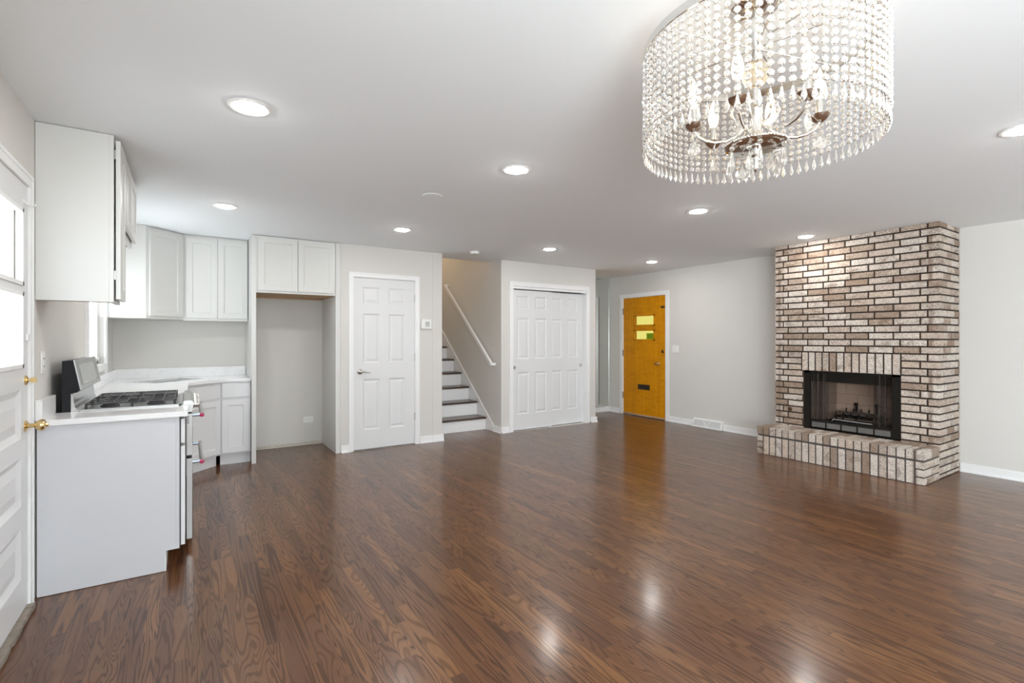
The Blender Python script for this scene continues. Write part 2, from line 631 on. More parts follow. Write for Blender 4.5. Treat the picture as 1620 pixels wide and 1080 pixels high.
# ------------------------------------------------------------------ dimensions
H = 2.44
XL = -0.655        # left wall
YK = 6.62          # kitchen back wall
YF = 5.922         # face of pantry and closet walls
XR = 6.50          # wall with front door and fireplace
YB = -6.50         # wall behind the camera
YE = 6.68          # back of the entry recess
SX0, SX1 = 2.774, 3.687   # stairwell

# ------------------------------------------------------------------ structure
struct('floor', box(BM(), XL - 0.16, XR + 0.14, YB - 0.14, 10.2, -0.12, 0), M['floor'], 'dark stained narrow oak strip floor', 'floor')
bm = BM()
box(bm, XL - 0.16, XR + 0.14, YB - 0.14, 6.22, H, H + 0.2)
box(bm, XL - 0.16, SX0 - 0.05, 6.22, 6.9, H, H + 0.2)
box(bm, SX1 + 0.05, XR + 0.14, 6.22, 6.9, H, H + 0.2)
struct('ceiling', bm, M['ceiling'], 'smooth white ceiling with recessed lights', 'ceiling')

D1 = (2.495, 3.345, 0.0, 2.075)      # door 1 opening in the left wall (y0,y1,z0,z1)
WN = (5.0, 5.955, 1.10, 2.06)        # kitchen window
WS = (-4.35, -0.75, 0.06, 2.2)         # unseen opening added for the left ceiling fill light
bm = slab(BM(), (XL, YB, 0), (0, 1, 0), (1, 0, 0), 6.9 - YB, H, 0.08, holes=[
    (D1[0] - YB, D1[1] - YB, 0.0005, D1[3]), (WN[0] - YB, WN[1] - YB, WN[2], WN[3]), (WS[0] - YB, WS[1] - YB, WS[2], WS[3])])
struct('wall_left', bm, M['wall'], 'greige left wall with kitchen cabinets and half-glass door', 'wall')
struct('wall_kitchen', box(BM(), XL, 1.56, YK, YK + 0.12, 0, H), M['wall'], 'greige kitchen back wall behind counter and fridge space', 'wall')

PD = (1.632, 2.405, 2.062)           # pantry door opening x0,x1,top
bm = slab(BM(), (1.485, YF, 0), (1, 0, 0), (0, -1, 0), SX0 - 1.485, H, 0.11, holes=[(PD[0] - 1.485, PD[1] - 1.485, 0.0005, PD[2])])
box(bm, 2.641, SX0, YF - 0.006, YF, 0, H)
box(bm, 1.485, 1.595, YF + 0.11, 6.9, 0, H)
box(bm, 2.664, SX0, YF + 0.11, 10.0, 0, 4.9)
box(bm, 1.5, 2.7, YE + 0.02, YE + 0.12, 0, H)
struct('wall_pantry', bm, M['wall'], 'greige wall around the six-panel pantry door', 'wall')

CD = (3.884, 5.262, 2.086)           # closet opening
bm = slab(BM(), (SX1, YF, 0), (1, 0, 0), (0, -1, 0), 5.464 - SX1, H, 0.11, holes=[(CD[0] - SX1, CD[1] - SX1, 0.0005, CD[2])])
box(bm, SX1, SX1 + 0.11, YF + 0.11, 10.0, 0, 4.9)
box(bm, 5.354, 5.464, YF + 0.11, YE, 0, H)
struct('wall_closet', bm, M['wall'], 'greige wall around the white sliding closet doors', 'wall')
struct('wall_entry', box(BM(), 3.8, XR, YE, YE + 0.12, 0, H), M['wall'], 'greige back wall of the entry recess beside the front door', 'wall')
bm = BM()
box(bm, 2.6, 3.9, 10.0, 10.1, 0, 4.9)
box(bm, 2.6, 3.9, 6.1, 10.1, 4.9, 5.0)
box(bm, SX0, SX1, 6.1, 6.22, H + 0.2, 4.9)
struct('wall_stair', bm, M['wall'], 'upper stairwell wall beyond the stairs', 'wall')

FD = (5.383, 6.326, 2.049)           # front door opening y0,y1,top
WR = (-4.35, -1.25, 0.4, 2.2)  # unseen opening added for the right ceiling fill light
bm = slab(BM(), (XR, 6.9, 0), (0, -1, 0), (-1, 0, 0), 6.9 - YB, H, 0.13, holes=[
    (6.9 - FD[1], 6.9 - FD[0], 0.0005, FD[2]), (6.9 - WR[1], 6.9 - WR[0], WR[2], WR[3])])
struct('wall_right', bm, M['wall'], 'greige wall with the orange front door and brick fireplace', 'wall')
W1, W2 = (0.2, 2.5), (3.2, 5.9)
bm = slab(BM(), (XR, YB, 0), (-1, 0, 0), (0, 1, 0), XR - XL, H, 0.13, holes=[
    (XR - W2[1], XR - W2[0], 0.35, 2.28), (XR - W1[1], XR - W1[0], 0.35, 2.28)])
struct('wall_behind', bm, M['wall'], 'wall with wide windows behind the camera', 'wall')


def baseboard(name, runs, label):
    """runs: (x0,y0,x1,y1,nx,ny) wall-line segments with the room on side n"""
    bm = BM()
    for x0, y0, x1, y1, nx, ny in runs:
        for t, h0, h1 in ((0.013, 0.0, 0.076), (0.009, 0.076, 0.088), (0.026, 0.0, 0.010), (0.021, 0.010, 0.020)):
            xs = sorted((x0, x1, x0 + nx * t, x1 + nx * t))
            ys = sorted((y0, y1, y0 + ny * t, y1 + ny * t))
            box(bm, xs[0], xs[-1], ys[0], ys[-1], h0 + 0.0005, h1)
    return struct(name, bm, M['trim'], label, 'baseboard')


baseboard('baseboard_right', [(XR - 0.001, 4.845, XR - 0.001, 5.313, -1, 0), (XR - 0.001, 3.292, XR - 0.001, 4.335, -1, 0),
                              (XR - 0.001, 6.405, XR - 0.001, 6.655, -1, 0), (XR - 0.001, YB, XR - 0.001, 1.708, -1, 0)],
          'white baseboard along the front door and fireplace wall')
baseboard('baseboard_closet', [(SX1, YF - 0.001, 3.817, YF - 0.001, 0, -1), (5.353, YF - 0.001, 5.49, YF - 0.001, 0, -1),
                               (5.465, YF, 5.465, YE, 1, 0), (SX1 - 0.001, YF - 0.02, SX1 - 0.001, 6.115, -1, 0)],
          'white baseboard on both sides of the closet doors')
baseboard('baseboard_pantry', [(1.49, YF - 0.001, 1.579, YF - 0.001, 0, -1), (2.466, YF - 0.001, 2.66, YF - 0.001, 0, -1),
                               (2.64, YF - 0.007, SX0 + 0.02, YF - 0.007, 0, -1)],
          'white baseboard on both sides of the pantry door')
bm = BM()
box(bm, 5.49, XR - 0.001, YE - 0.018, YE - 0.001, 0.0005, 0.094)
struct('baseboard_entry', bm, M['trim'], 'plain white baseboard under the entry mirror', 'baseboard')
bm = BM()
n = 26
for i in range(n):   # ragged unpainted drywall edge at the foot of the fridge space wall
    x0 = 0.612 + (1.43 - 0.612) * i / n
    box(bm, x0, x0 + (1.43 - 0.612) / n + 0.001, YK - 0.004 - R.random() * 0.003, YK - 0.0005, 0.001, 0.035 + R.random() * 0.012)
struct('trim_1', bm, M['lath'], 'rough unpainted strip at the foot of the fridge space wall', 'trim')

# ------------------------------------------------------------------ door 1 : half-glass door in the left wall
XD = -0.659


def casing(bm, U, O, N, u0, u1, top, w, t=0.016, lip=0.006):
    """two legs and a head around an opening, u0..u1 are the inner edges"""
    O, U, N = Vector(O), Vector(U), Vector(N)
    V = Vector((0, 0, 1))
    q = 0.0004
    for (a, b, c, d, tt) in ((u0 - w, u0, 0.0005, top, t), (u1, u1 + w, 0.0005, top, t), (u0 - w, u1 + w, top + q, top + w, t)):
        obox(bm, O + U * ((a + b) / 2) + V * ((c + d) / 2) + N * (tt / 2 + 0.0005), U, V, N, b - a, d - c, tt)
    if lip > 0:
        for (a, b, c, d) in ((u0 - w - q, u0 - w * 0.7, 0.0008, top + w * 0.7 - q), (u1 + w * 0.7, u1 + w + q, 0.0008, top + w * 0.7 - q),
                             (u0 - w - q, u1 + w + q, top + w * 0.7, top + w + q)):
            obox(bm, O + U * ((a + b) / 2) + V * ((c + d) / 2) + N * ((t + lip) / 2 + 0.0003), U, V, N, b - a, d - c, t + lip)
    return bm


d1 = thing('door_1', 'white half-glass exterior door at the left edge beside the kitchen', 'door', (XD, 2.9, 0), kind='structure')
DP = [(0.095, 0.725, 0.16, 0.40), (0.095, 0.725, 0.505, 0.735), (0.095, 0.725, 0.825, 1.055)]
bm = slab(BM(), (XD, 2.50, 0.03), (0, 1, 0), (1, 0, 0), 0.84, 2.04, 0.044, panels=DP,
          prof=[(0.006, -0.004), (0.028, -0.014), (0.034, -0.014), (0.075, -0.006)], holes=[(0.10, 0.75, 1.158, 1.518), (0.10, 0.75, 1.55, 1.915)])
leaf1 = obj('door_leaf', bm, M['door'], d1)
bm = BM()
for (v0, v1) in ((1.188, 1.548), (1.58, 1.945)):
    for a, b, c, d in ((2.6, 3.25, v0, v0 + 0.018), (2.6, 3.25, v1 - 0.018, v1), (2.6, 2.618, v0, v1), (3.232, 3.25, v0, v1)):
        box(bm, XD - 0.02, XD + 0.006, a, b, c, d)
obj('glazing_bead', bm, M['trim'], leaf1)
bm = BM()
for (v0, v1) in ((1.19, 1.546), (1.582, 1.943)):
    box(bm, XD - 0.026, XD - 0.022, 2.602, 3.248, v0, v1)
obj('window_pane', bm, M['clear'], leaf1)
bm = BM()
for v0, v1 in ((1.582, 1.943), ):
    box(bm, XD - 0.068, XD - 0.028, 3.236, 3.2485, v0 + 0.002, v1 - 0.002)
obj('storm_frame', bm, M['peach'], d1, label='worn wooden outer frame behind the glass')
bm = casing(BM(), (0, 1, 0), (XL, 0, 0), (1, 0, 0), 2.497, 3.343, 2.073, 0.058, t=0.006, lip=0.003)
for a, b, c, d in ((2.495, 2.4985, 0.002, 2.073), (3.3415, 3.345, 0.002, 2.073), (2.495, 3.345, 2.0715, 2.075)):
    box(bm, XL - 0.079, XL + 0.003, a, b, c, d)
obj('door_casing', bm, M['trim'], d1)
bm = lathe(BM(), (XD, 3.297, 0.905), [(0, 0), (0.027, 0), (0.027, 0.004), (0.02, 0.009), (0.011, 0.012), (0.010, 0.03), (0.014, 0.036), (0.026, 0.048), (0.029, 0.060), (0.024, 0.071), (0.012, 0.076), (0.009, 0.084), (0, 0.086)], 24, (1, 0, 0))
obj('door_knob', bm, M['brass'], d1, 40)
bm = lathe(BM(), (XD, 3.302, 1.126), [(0, 0), (0.024, 0), (0.024, 0.004), (0.016, 0.008), (0.007, 0.01), (0.006, 0.02), (0, 0.02)], 24, (1, 0, 0))
obox(bm, (XD + 0.03, 3.302, 1.126), (1, 0, 0), (0, 1, 0), (0, 0, 1), 0.022, 0.008, 0.026)
obj('deadbolt', bm, M['brass'], d1, 40)
bm = BM()
box(bm, XD + 0.0005, XD + 0.01, 3.30, 3.338, 1.318, 1.352, 0.002)
obj('latch_keeper', bm, M['trim'], d1)
t = thing('coat_hook', 'small white wire hook near the top of the half-glass door', 'hook', (XD, 3.275, 1.975))
bm = tube(BM(), [(XD + 0.001, 3.262, 1.985), (XD + 0.012, 3.265, 1.974), (XD + 0.022, 3.285, 1.972), (XD + 0.03, 3.31, 1.973), (XD + 0.034, 3.318, 1.978), (XD + 0.034, 3.318, 1.988)], 0.0035, 8)
obj('hook_wire', bm, M['trim'], t, 60)
bm = lathe(BM(), (XD + 0.0005, 3.262, 1.985), [(0, 0), (0.011, 0), (0.009, 0.004), (0, 0.004)], 14, (1, 0, 0))
obj('hook_plate', bm, M['trim'], t)
bm = BM()
n = 18
for i in range(n):
    y0 = 2.5 + 0.84 * i / n
    box(bm, XL - 0.13, XL + 0.022 + R.random() * 0.008, y0, y0 + 0.84 / n + 0.001, 0.001, 0.022 + R.random() * 0.004)
setp(obj('door_threshold', bm, M['threshold']), 'worn grey wooden threshold under the half-glass door', 'threshold')

# ------------------------------------------------------------------ kitchen window
w = thing('window_1', 'white kitchen window above the counter beyond the stove', 'window', (XL, 5.45, 1.1), kind='structure')
bm = casing(BM(), (0, 1, 0), (XL, 0, 0), (1, 0, 0), WN[0] + 0.002, WN[1] - 0.002, WN[3], 0.058, t=0.014)
box(bm, XL + 0.0005, XL + 0.018, WN[0] - 0.058, WN[1] + 0.055, WN[2] - 0.06, WN[2] - 0.001)
obj('window_casing', bm, M['trim'], w)
bm = BM()
for a, b, c, d in ((WN[0], WN[0] + 0.05, WN[2], WN[3]), (WN[1] - 0.05, WN[1], WN[2], WN[3]), (WN[0], WN[1], WN[2], WN[2] + 0.05), (WN[0], WN[1], WN[3] - 0.05, WN[3]), (5.455, 5.50, WN[2], WN[3])):
    box(bm, XL - 0.079, XL - 0.045, a + 0.0005, b - 0.0005, c + 0.0005, d - 0.0005)
fr = obj('window_frame', bm, M['trim'], w)
obj('window_pane', box(BM(), XL - 0.077, XL - 0.073, WN[0] + 0.04, WN[1] - 0.04, WN[2] + 0.04, WN[3] - 0.04), M['clear'], w)
bm = BM()
box(bm, XL - 0.044, XL - 0.026, 5.88, 5.91, WN[2] + 0.03, WN[2] + 0.06)
obj('sash_lock', bm, M['satin'], fr)
for nm, holes_, fixed, lab in (('window_2', W1, 'y', 'wide window behind the camera, left one'), ('window_3', W2, 'y', 'wide window behind the camera, right one')):
    bm = BM()
    a, b = holes_
    for c, d, e, f in ((a, a + 0.06, 0.35, 2.28), (b - 0.06, b, 0.35, 2.28), (a, b, 0.35, 0.41), (a, b, 2.22, 2.28), ((a + b) / 2 - 0.03, (a + b) / 2 + 0.03, 0.35, 2.28)):
        box(bm, c + 0.001, d - 0.001, YB - 0.1, YB - 0.05, e + 0.001, f - 0.001)
    struct(nm, bm, M['trim'], lab, 'window')

# ------------------------------------------------------------------ door 2 : pantry
SIX = [(0.006, -0.004), (0.016, -0.009), (0.022, -0.009), (0.048, -0.002)]
d2 = thing('door_2', 'white six-panel pantry door with a lever handle', 'door', (2.02, YF, 0), kind='structure')
px = [(0.112, 0.318), (0.428, 0.636)]
pz = [(0.226, 0.832), (1.026, 1.618), (1.741, 1.937)]
bm = slab(BM(), (1.638, YF + 0.006, 0.012), (1, 0, 0), (0, -1, 0), 0.76, 2.042, 0.035, panels=[(a, b, c, d) for a, b in px for c, d in pz], prof=SIX)
obj('door_leaf', bm, M['door'], d2)
bm = casing(BM(), (1, 0, 0), (0, YF, 0), (0, -1, 0), 1.632, 2.405, 2.062, 0.054, t=0.013)
for a, b, c, d in ((1.6325, 1.6365, 0.001, 2.061), (2.4, 2.4045, 0.001, 2.061), (1.6325, 2.4045, 2.057, 2.0615)):
    box(bm, a, b, YF - 0.002, YF + 0.108, c, d)
obj('door_casing', bm, M['trim'], d2)
yh = YF + 0.006
bm = lathe(BM(), (1.712, yh, 0.94), [(0, 0), (0.033, 0), (0.033, 0.004), (0.026, 0.01), (0.012, 0.014), (0.011, 0.05), (0, 0.05)], 24, (0, -1, 0))
tube(bm, [(1.712, yh - 0.048, 0.94), (1.735, yh - 0.052, 0.942), (1.765, yh - 0.05, 0.938), (1.795, yh - 0.05, 0.926), (1.818, yh - 0.05, 0.924), (1.826, yh - 0.05, 0.928)], [0.010, 0.010, 0.008, 0.0075, 0.006, 0.004], 12)
obj('door_handle', bm, M['satin'], d2, 40)
for z in (0.353, 1.096, 1.839):
    bm = tube(BM(), [(2.402, yh - 0.009, z - 0.045), (2.402, yh - 0.009, z + 0.045)], 0.007, 10)
    obj('hinge', bm, M['satin'], d2, 40)

# ------------------------------------------------------------------ door 3 : sliding closet doors
d3 = thing('door_3', 'pair of white six-panel sliding closet doors', 'door', (4.57, YF, 0), kind='structure')
LW = 0.725
cx = [(0.085, 0.295), (0.405, 0.618)]
for nm_x, yf, lab in ((3.889, YF + 0.032, 'left closet door leaf, in front'), (4.535, YF + 0.075, 'right closet door leaf, behind')):
    bm = slab(BM(), (nm_x, yf, 0.012), (1, 0, 0), (0, -1, 0), LW, 2.024, 0.034, panels=[(a, b, c, d) for a, b in cx for c, d in pz], prof=SIX)
    lf = obj('sliding_leaf', bm, M['door'], d3, label=lab)
    ux = 3.925 if nm_x < 4 else 5.215
    bm = lathe(BM(), (ux, yf, 0.915), [(0, 0.001), (0.020, 0.001), (0.022, 0.003), (0.027, 0.003), (0.028, 0.0), ], 20, (0, -1, 0))
    obj('finger_pull', bm, M['satin'], lf, 40)
bm = casing(BM(), (1, 0, 0), (0, YF, 0), (0, -1, 0), CD[0], CD[1], CD[2], 0.064, t=0.014)
box(bm, CD[0] + 0.001, CD[1] - 0.001, YF + 0.002, YF + 0.02, 2.049, CD[2] - 0.001)
for a, b in ((CD[0] + 0.0005, CD[0] + 0.004), (CD[1] - 0.004, CD[1] - 0.0005)):
    box(bm, a, b, YF - 0.001, YF + 0.11, 0.001, CD[2] - 0.001)
obj('door_casing', bm, M['trim'], d3)
bm = box(BM(), 4.553, 4.585, YF + 0.02, YF + 0.03, 0.0005, 0.012)
obj('floor_guide', bm, M['plastic'], d3)

# ------------------------------------------------------------------ door 4 : front door
d4 = thing('door_4', 'orange stained wooden front door with two small yellow panes', 'door', (XR, 5.855, 0), kind='structure')
Yh = 6.322


def fy(y):
    return Yh - y


GL = [(fy(6.055), fy(5.635), 1.303, 1.450), (fy(6.055), fy(5.635), 1.550, 1.703)]
bm = slab(BM(), (XR + 0.008, Yh, 0.018), (0, -1, 0), (-1, 0, 0), Yh - 5.388, 2.026, 0.044, holes=GL)
lf = obj('door_leaf', bm, M['orange'], d4)
bm = BM()
for (u0, u1, v0, v1) in GL:
    v0, v1 = v0 + 0.018, v1 + 0.018
    y0, y1 = Yh - u1, Yh - u0
    for a, b, c, d in ((y0 - 0.022, y0 + 0.004, v0 - 0.018, v1 + 0.018), (y1 - 0.004, y1 + 0.022, v0 - 0.018, v1 + 0.018), (y0 - 0.022, y1 + 0.022, v0 - 0.018, v0 + 0.004), (y0 - 0.022, y1 + 0.022, v1 - 0.004, v1 + 0.018)):
        box(bm, XR, XR + 0.012, a, b, c, d)
obj('pane_moulding', bm, M['orange'], lf)
for i, (u0, u1, v0, v1) in enumerate(GL):
    obj('glass_pane', box(BM(), XR + 0.024, XR + 0.029, Yh - u1 + 0.001, Yh - u0 - 0.001, v0 + 0.019, v1 + 0.017), M['yellow'], lf)
obj('green_glass_patch', box(BM(), XR + 0.020, XR + 0.0235, 5.638, 5.805, 1.323, 1.425), M['green'], lf, label='green patch on the lower pane')
bm = casing(BM(), (0, -1, 0), (XR, 0, 0), (-1, 0, 0), -FD[1], -FD[0], FD[2], 0.068, t=0.014, lip=0.0)
for a, b, c, d in ((FD[0] + 0.0005, FD[0] + 0.004, 0.001, FD[2]), (FD[1] - 0.003, FD[1] - 0.0005, 0.001, FD[2]), (FD[0], FD[1], FD[2] - 0.004, FD[2] - 0.0005)):
    box(bm, XR - 0.001, XR + 0.125, a, b, c, d)
obj('door_casing', bm, M['trim'], d4)
xf = XR + 0.008
bm = lathe(BM(), (xf, 5.542, 0.921), [(0, 0), (0.030, 0), (0.030, 0.004), (0.014, 0.01), (0.011, 0.03), (0.02, 0.04), (0.027, 0.052), (0.022, 0.064), (0, 0.068)], 24, (-1, 0, 0))
obj('door_knob', bm, M['brass'], d4, 40)
bm = lathe(BM(), (xf, 5.451, 1.121), [(0, 0), (0.022, 0), (0.022, 0.006), (0.006, 0.012), (0, 0.012)], 20, (-1, 0, 0))
box(bm, xf - 0.026, xf - 0.01, 5.42, 5.456, 1.10, 1.112)
box(bm, xf - 0.026, xf - 0.01, 5.446, 5.456, 1.10, 1.15)
obj('deadbolt', bm, M['bronze'], d4, 40)
bm = box(BM(), xf - 0.012, xf - 0.0005, 5.41, 5.488, 1.835, 1.868, 0.003)
obj('chain_plate', bm, M['bronze'], d4)
bm = BM()
for a, b, c, d in ((5.722, 5.985, 0.462, 0.482), (5.722, 5.985, 0.532, 0.552), (5.722, 5.755, 0.482, 0.532), (5.952, 5.985, 0.482, 0.532)):
    box(bm, xf - 0.006, xf - 0.0005, a, b, c, d)
box(bm, xf - 0.002, xf - 0.0005, 5.755, 5.952, 0.482, 0.532)
ms = obj('mail_slot', bm, M['bronze'], d4)
obj('slot_flap', box(BM(), xf - 0.004, xf - 0.0021, 5.765, 5.945, 0.49, 0.524), M['gap'], ms)
obj('peephole', lathe(BM(), (xf, 5.855, 1.502), [(0, 0), (0.008, 0), (0.006, 0.003), (0, 0.003)], 14, (-1, 0, 0)), M['bronze'], d4)
for z in (0.336, 1.08, 1.819):
    obj('hinge', tube(BM(), [(XR - 0.004, 6.328, z - 0.055), (XR - 0.004, 6.328, z + 0.055)], 0.010, 10), M['bronze'], d4, 40)
obj('door_sweep', box(BM(), XR - 0.004, XR + 0.008, 5.39, 6.32, 0.016, 0.036), M['raw'], d4)
setp(obj('door_threshold', box(BM(), XR - 0.012, XR + 0.12, 5.388, 6.321, 0.0005, 0.014, 0.003), M['satin']), 'thin metal threshold under the orange front door', 'threshold')

# ------------------------------------------------------------------ staircase and handrail
st = thing('staircase', 'white stairs with dark wooden treads beside the closet', 'stairs', (3.23, 6.3, 0))
RUN, RISE = 0.262, 0.203
NS = 12
for i in range(NS):
    y, z = 6.305 + RUN * i, 0.187 + RISE * i
    z0 = 0.001 if i == 0 else z - RISE + 0.001
    obj('riser', box(BM(), SX0 + 0.002, SX1 - 0.018, y + 0.028, y + 0.045, z0, z - 0.029), M['trim'], st)
    obj('tread', box(BM(), SX0 + 0.002, SX1 - 0.018, y, y + RUN + 0.028, z - 0.028, z, 0.006), M['tread'], st)
bm = prism(BM(), [(5.95 + 0.165, 0.001), (6.34, 0.001), (6.34 + RUN * 9, RISE * 9), (6.084 + 3.0, 0.09 + 3.0 * 0.80), (6.115, 0.088)], 'x', SX1 - 0.017, SX1 - 0.001)
struct('trim_2', bm, M['trim'], 'white sloping skirt board along the right side of the stairs', 'trim')
hr = thing('handrail', 'white wall-mounted handrail rising along the stairs', 'handrail', (3.61, 6.1, 0.97))
p0, p1 = Vector((3.622, 6.09, 0.972)), Vector((3.622, 7.62, 2.235))
d = (p1 - p0).normalized()
up = d.cross(Vector((1, 0, 0))).normalized()
bm = obox(BM(), (p0 + p1) / 2, (1, 0, 0), d, up, 0.032, (p1 - p0).length, 0.042)
obj('rail', bm, M['trim'], hr)
bm = obox(BM(), p0 + Vector((0.03, -0.004, -0.003)), (1, 0, 0), (0, 1, 0), (0, 0, 1), 0.068, 0.034, 0.036)
obj('wall_return', bm, M['trim'], hr)
bm = obox(BM(), p1 + Vector((0.03, -0.004, -0.002)), (1, 0, 0), (0, 1, 0), (0, 0, 1), 0.068, 0.034, 0.036)
obj('wall_return', bm, M['trim'], hr)
for f in (0.30, 0.88):
    q = p0.lerp(p1, f)
    obj('rail_bracket', tube(BM(), [q + Vector((0.064, 0, -0.05)), q + Vector((0.03, 0, -0.05)), q + Vector((0, 0, -0.018))], 0.006, 8), M['trim'], hr)

# ------------------------------------------------------------------ entry mirror
t = thing('wall_mirror', 'tall frameless mirror panel in the entry recess left of the front door', 'mirror', (5.98, YE - 0.004, 0.095))
obj('mirror_glass', box(BM(), 5.47, 6.488, YE - 0.007, YE - 0.001, 0.097, 2.434), M['mirror'], t)
bm = BM()
box(bm, 6.488, 6.495, YE - 0.012, YE - 0.001, 0.096, 2.436)
box(bm, 5.466, 6.495, YE - 0.012, YE - 0.0075, 0.0955, 0.104)
obj('mirror_channel', bm, M['satin'], t)

# ------------------------------------------------------------------ recessed lights and ceiling fittings
def downlight(loc, label):
    t = thing('recessed_light', label, 'ceiling light', loc, 'recessed ceiling lights')
    bm = lathe(BM(), loc, [(0.068, -0.0005), (0.069, -0.003), (0.080, -0.006), (0.095, -0.004), (0.098, -0.0003), (0.068, -0.0003)], 40)
    obj('trim_ring', bm, M['plastic'], t, 40)
    obj('lens', lathe(BM(), loc, [(0, -0.016), (0.02, -0.0155), (0.04, -0.0135), (0.056, -0.010), (0.0675, -0.0035), (0.0675, -0.0008), (0, -0.0008)], 32), M['lens'], t)
    return t


LIGHTS = [((0.25, 2.69), 'round recessed ceiling light nearest the tall end wall cabinet at left'),
          ((0.26, 4.80), 'round recessed ceiling light in front of the corner wall cabinet'),
          ((1.827, 4.84), 'round recessed ceiling light in front of the pantry door'),
          ((1.81, 2.72), 'round recessed ceiling light alone between the left cabinets and the chandelier'),
          ((3.75, 4.89), 'round recessed ceiling light in front of the sliding closet doors'),
          ((5.60, 4.89), 'round recessed ceiling light in front of the orange front door'),
          ((3.725, 2.735), 'round recessed ceiling light straight below the chandelier in the photo'),
          ((5.62, 2.77), 'round recessed ceiling light close to the top of the brick fireplace'),
          ((3.72, 0.722), 'round recessed ceiling light cut by the right edge of the photo')]
first = None
for (x, y), lab in LIGHTS:
    if first is None:
        o = first = downlight((x, y, H), lab)
    else:
        o = copy_tree(first)
        o.location = (x, y, H)
        o['label'] = lab
d = bpy.data.lights.new('upstairs_lamp', 'POINT')
d.energy, d.color, d.shadow_soft_size = 20, (1.0, 0.74, 0.48), 0.1
lo = bpy.data.objects.new('upstairs_lamp', d)
COL.objects.link(lo)
lo.location = (3.1, 8.3, 3.9)
t = thing('ceiling_cover_plate', 'flat round white blank cover plate on the ceiling', 'cover plate', (1.594, 3.57, H))
obj('plate', lathe(BM(), (1.594, 3.57, H), [(0, -0.006), (0.06, -0.0055), (0.077, -0.002), (0.079, -0.0004), (0, -0.0004)], 40), M['ceiling'], t, 40)
t = thing('smoke_detector', 'small round white smoke detector on the ceiling by the stairs', 'smoke detector', (3.06, 5.56, H))
obj('housing', lathe(BM(), (3.06, 5.56, H), [(0, -0.034), (0.045, -0.034), (0.056, -0.028), (0.06, -0.012), (0.06, -0.0005), (0, -0.0005)], 32), M['plastic'], t, 40)
obj('test_button', lathe(BM(), (3.06, 5.56, H - 0.034), [(0, -0.003), (0.012, -0.003), (0.013, -0.0002), (0, -0.0002)], 20), M['midgrey'], t)


# ------------------------------------------------------------------ kitchen cabinets
SHK = [(0.004, -0.007), (0.010, -0.007), (0.011, -0.0085)]


def shaker(O, U, N, W, Hh, rail=0.058, T=0.02):
    return slab(BM(), O, U, N, W, Hh, T, panels=[(rail, W - rail, rail, Hh - rail)], prof=SHK)


X1, Y1, YC = (1, 0, 0), (0, 1, 0), (0, -1, 0)
ZT = H - 0.004
Yn0, Yn1, Yn2 = 3.452, 3.757, 4.522
# tall end wall cabinet
t = thing('wall_cabinet', 'narrow tall wall cabinet nearest the camera above the stove counter', 'cabinet', (-0.5, 3.6, 1.527), 'kitchen wall cabinets')
bm = BM()
box(bm, XL + 0.002, -0.36, Yn0, Yn1 - 0.001, 1.545, ZT)
box(bm, XL + 0.002, -0.36, Yn0, Yn0 + 0.014, 1.527, 1.545)
box(bm, -0.36, -0.339, Yn0 + 0.0015, Yn1 - 0.001, 1.527, ZT, 0.001)
obj('body', bm, M['cab'], t)
obj('underside', box(BM(), XL + 0.004, -0.362, Yn0 + 0.016, Yn1 - 0.004, 1.540, 1.5445), M['raw'], t)
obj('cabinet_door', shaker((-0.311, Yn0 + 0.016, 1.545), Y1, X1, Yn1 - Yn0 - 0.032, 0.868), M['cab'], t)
for z in (1.65, 2.31):
    bm = box(BM(), -0.338, -0.3315, Yn0 + 0.012, Yn0 + 0.03, z, z + 0.05)
    obj('hinge', bm, M['satin'], t)
# cabinet over the stove
t = thing('wall_cabinet', 'short two-door wall cabinet high above the stove', 'cabinet', (-0.5, 4.14, 1.98), 'kitchen wall cabinets')
bm = BM()
box(bm, XL + 0.002, -0.36, Yn1 + 0.001, Yn2, 1.995, ZT)
box(bm, -0.36, -0.339, Yn1 + 0.001, Yn2, 1.98, ZT, 0.001)
obj('body', bm, M['cab'], t)
obj('underside', box(BM(), XL + 0.004, -0.362, Yn1 + 0.006, Yn2 - 0.004, 1.988, 1.9945), M['raw'], t)
wd = (Yn2 - Yn1 - 0.04) / 2
for k in range(2):
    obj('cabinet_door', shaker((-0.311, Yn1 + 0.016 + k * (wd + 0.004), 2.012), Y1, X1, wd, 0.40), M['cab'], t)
# diagonal corner cabinet
CA, CB = Vector((-0.345, 6.01, 0)), Vector((-0.045, 6.315, 0))
t = thing('wall_cabinet', 'diagonal corner wall cabinet with one angled door', 'cabinet', (-0.4, 6.3, 1.527), 'kitchen wall cabinets')
bm = prism(BM(), [(XL + 0.002, 6.01), (CA.x, CA.y), (CB.x, CB.y), (CB.x, YK - 0.002), (XL + 0.002, YK - 0.002)], 'z', 1.53, ZT)
obj('body', bm, M['cab'], t)
du = (CB - CA).normalized()
dn = Vector((du.y, -du.x, 0))
L = (CB - CA).length
o = CA + du * 0.03 + dn * 0.022
obj('cabinet_door', shaker((o.x, o.y, 1.556), du, dn, L - 0.05, 0.853), M['cab'], t)
# two-door wall cabinet on the back wall
t = thing('wall_cabinet', 'two-door wall cabinet over the back counter beside the fridge space', 'cabinet', (0.26, 6.45, 1.527), 'kitchen wall cabinets')
bm = BM()
box(bm, -0.043, 0.564, 6.318, YK - 0.002, 1.53, ZT)
box(bm, -0.043, 0.564, 6.318, 6.335, 1.524, 1.53)
obj('body', bm, M['cab'], t)
for k in range(2):
    obj('cabinet_door', shaker((-0.018 + k * 0.291, 6.298, 1.552), X1, YC, 0.287, 0.858), M['cab'], t)
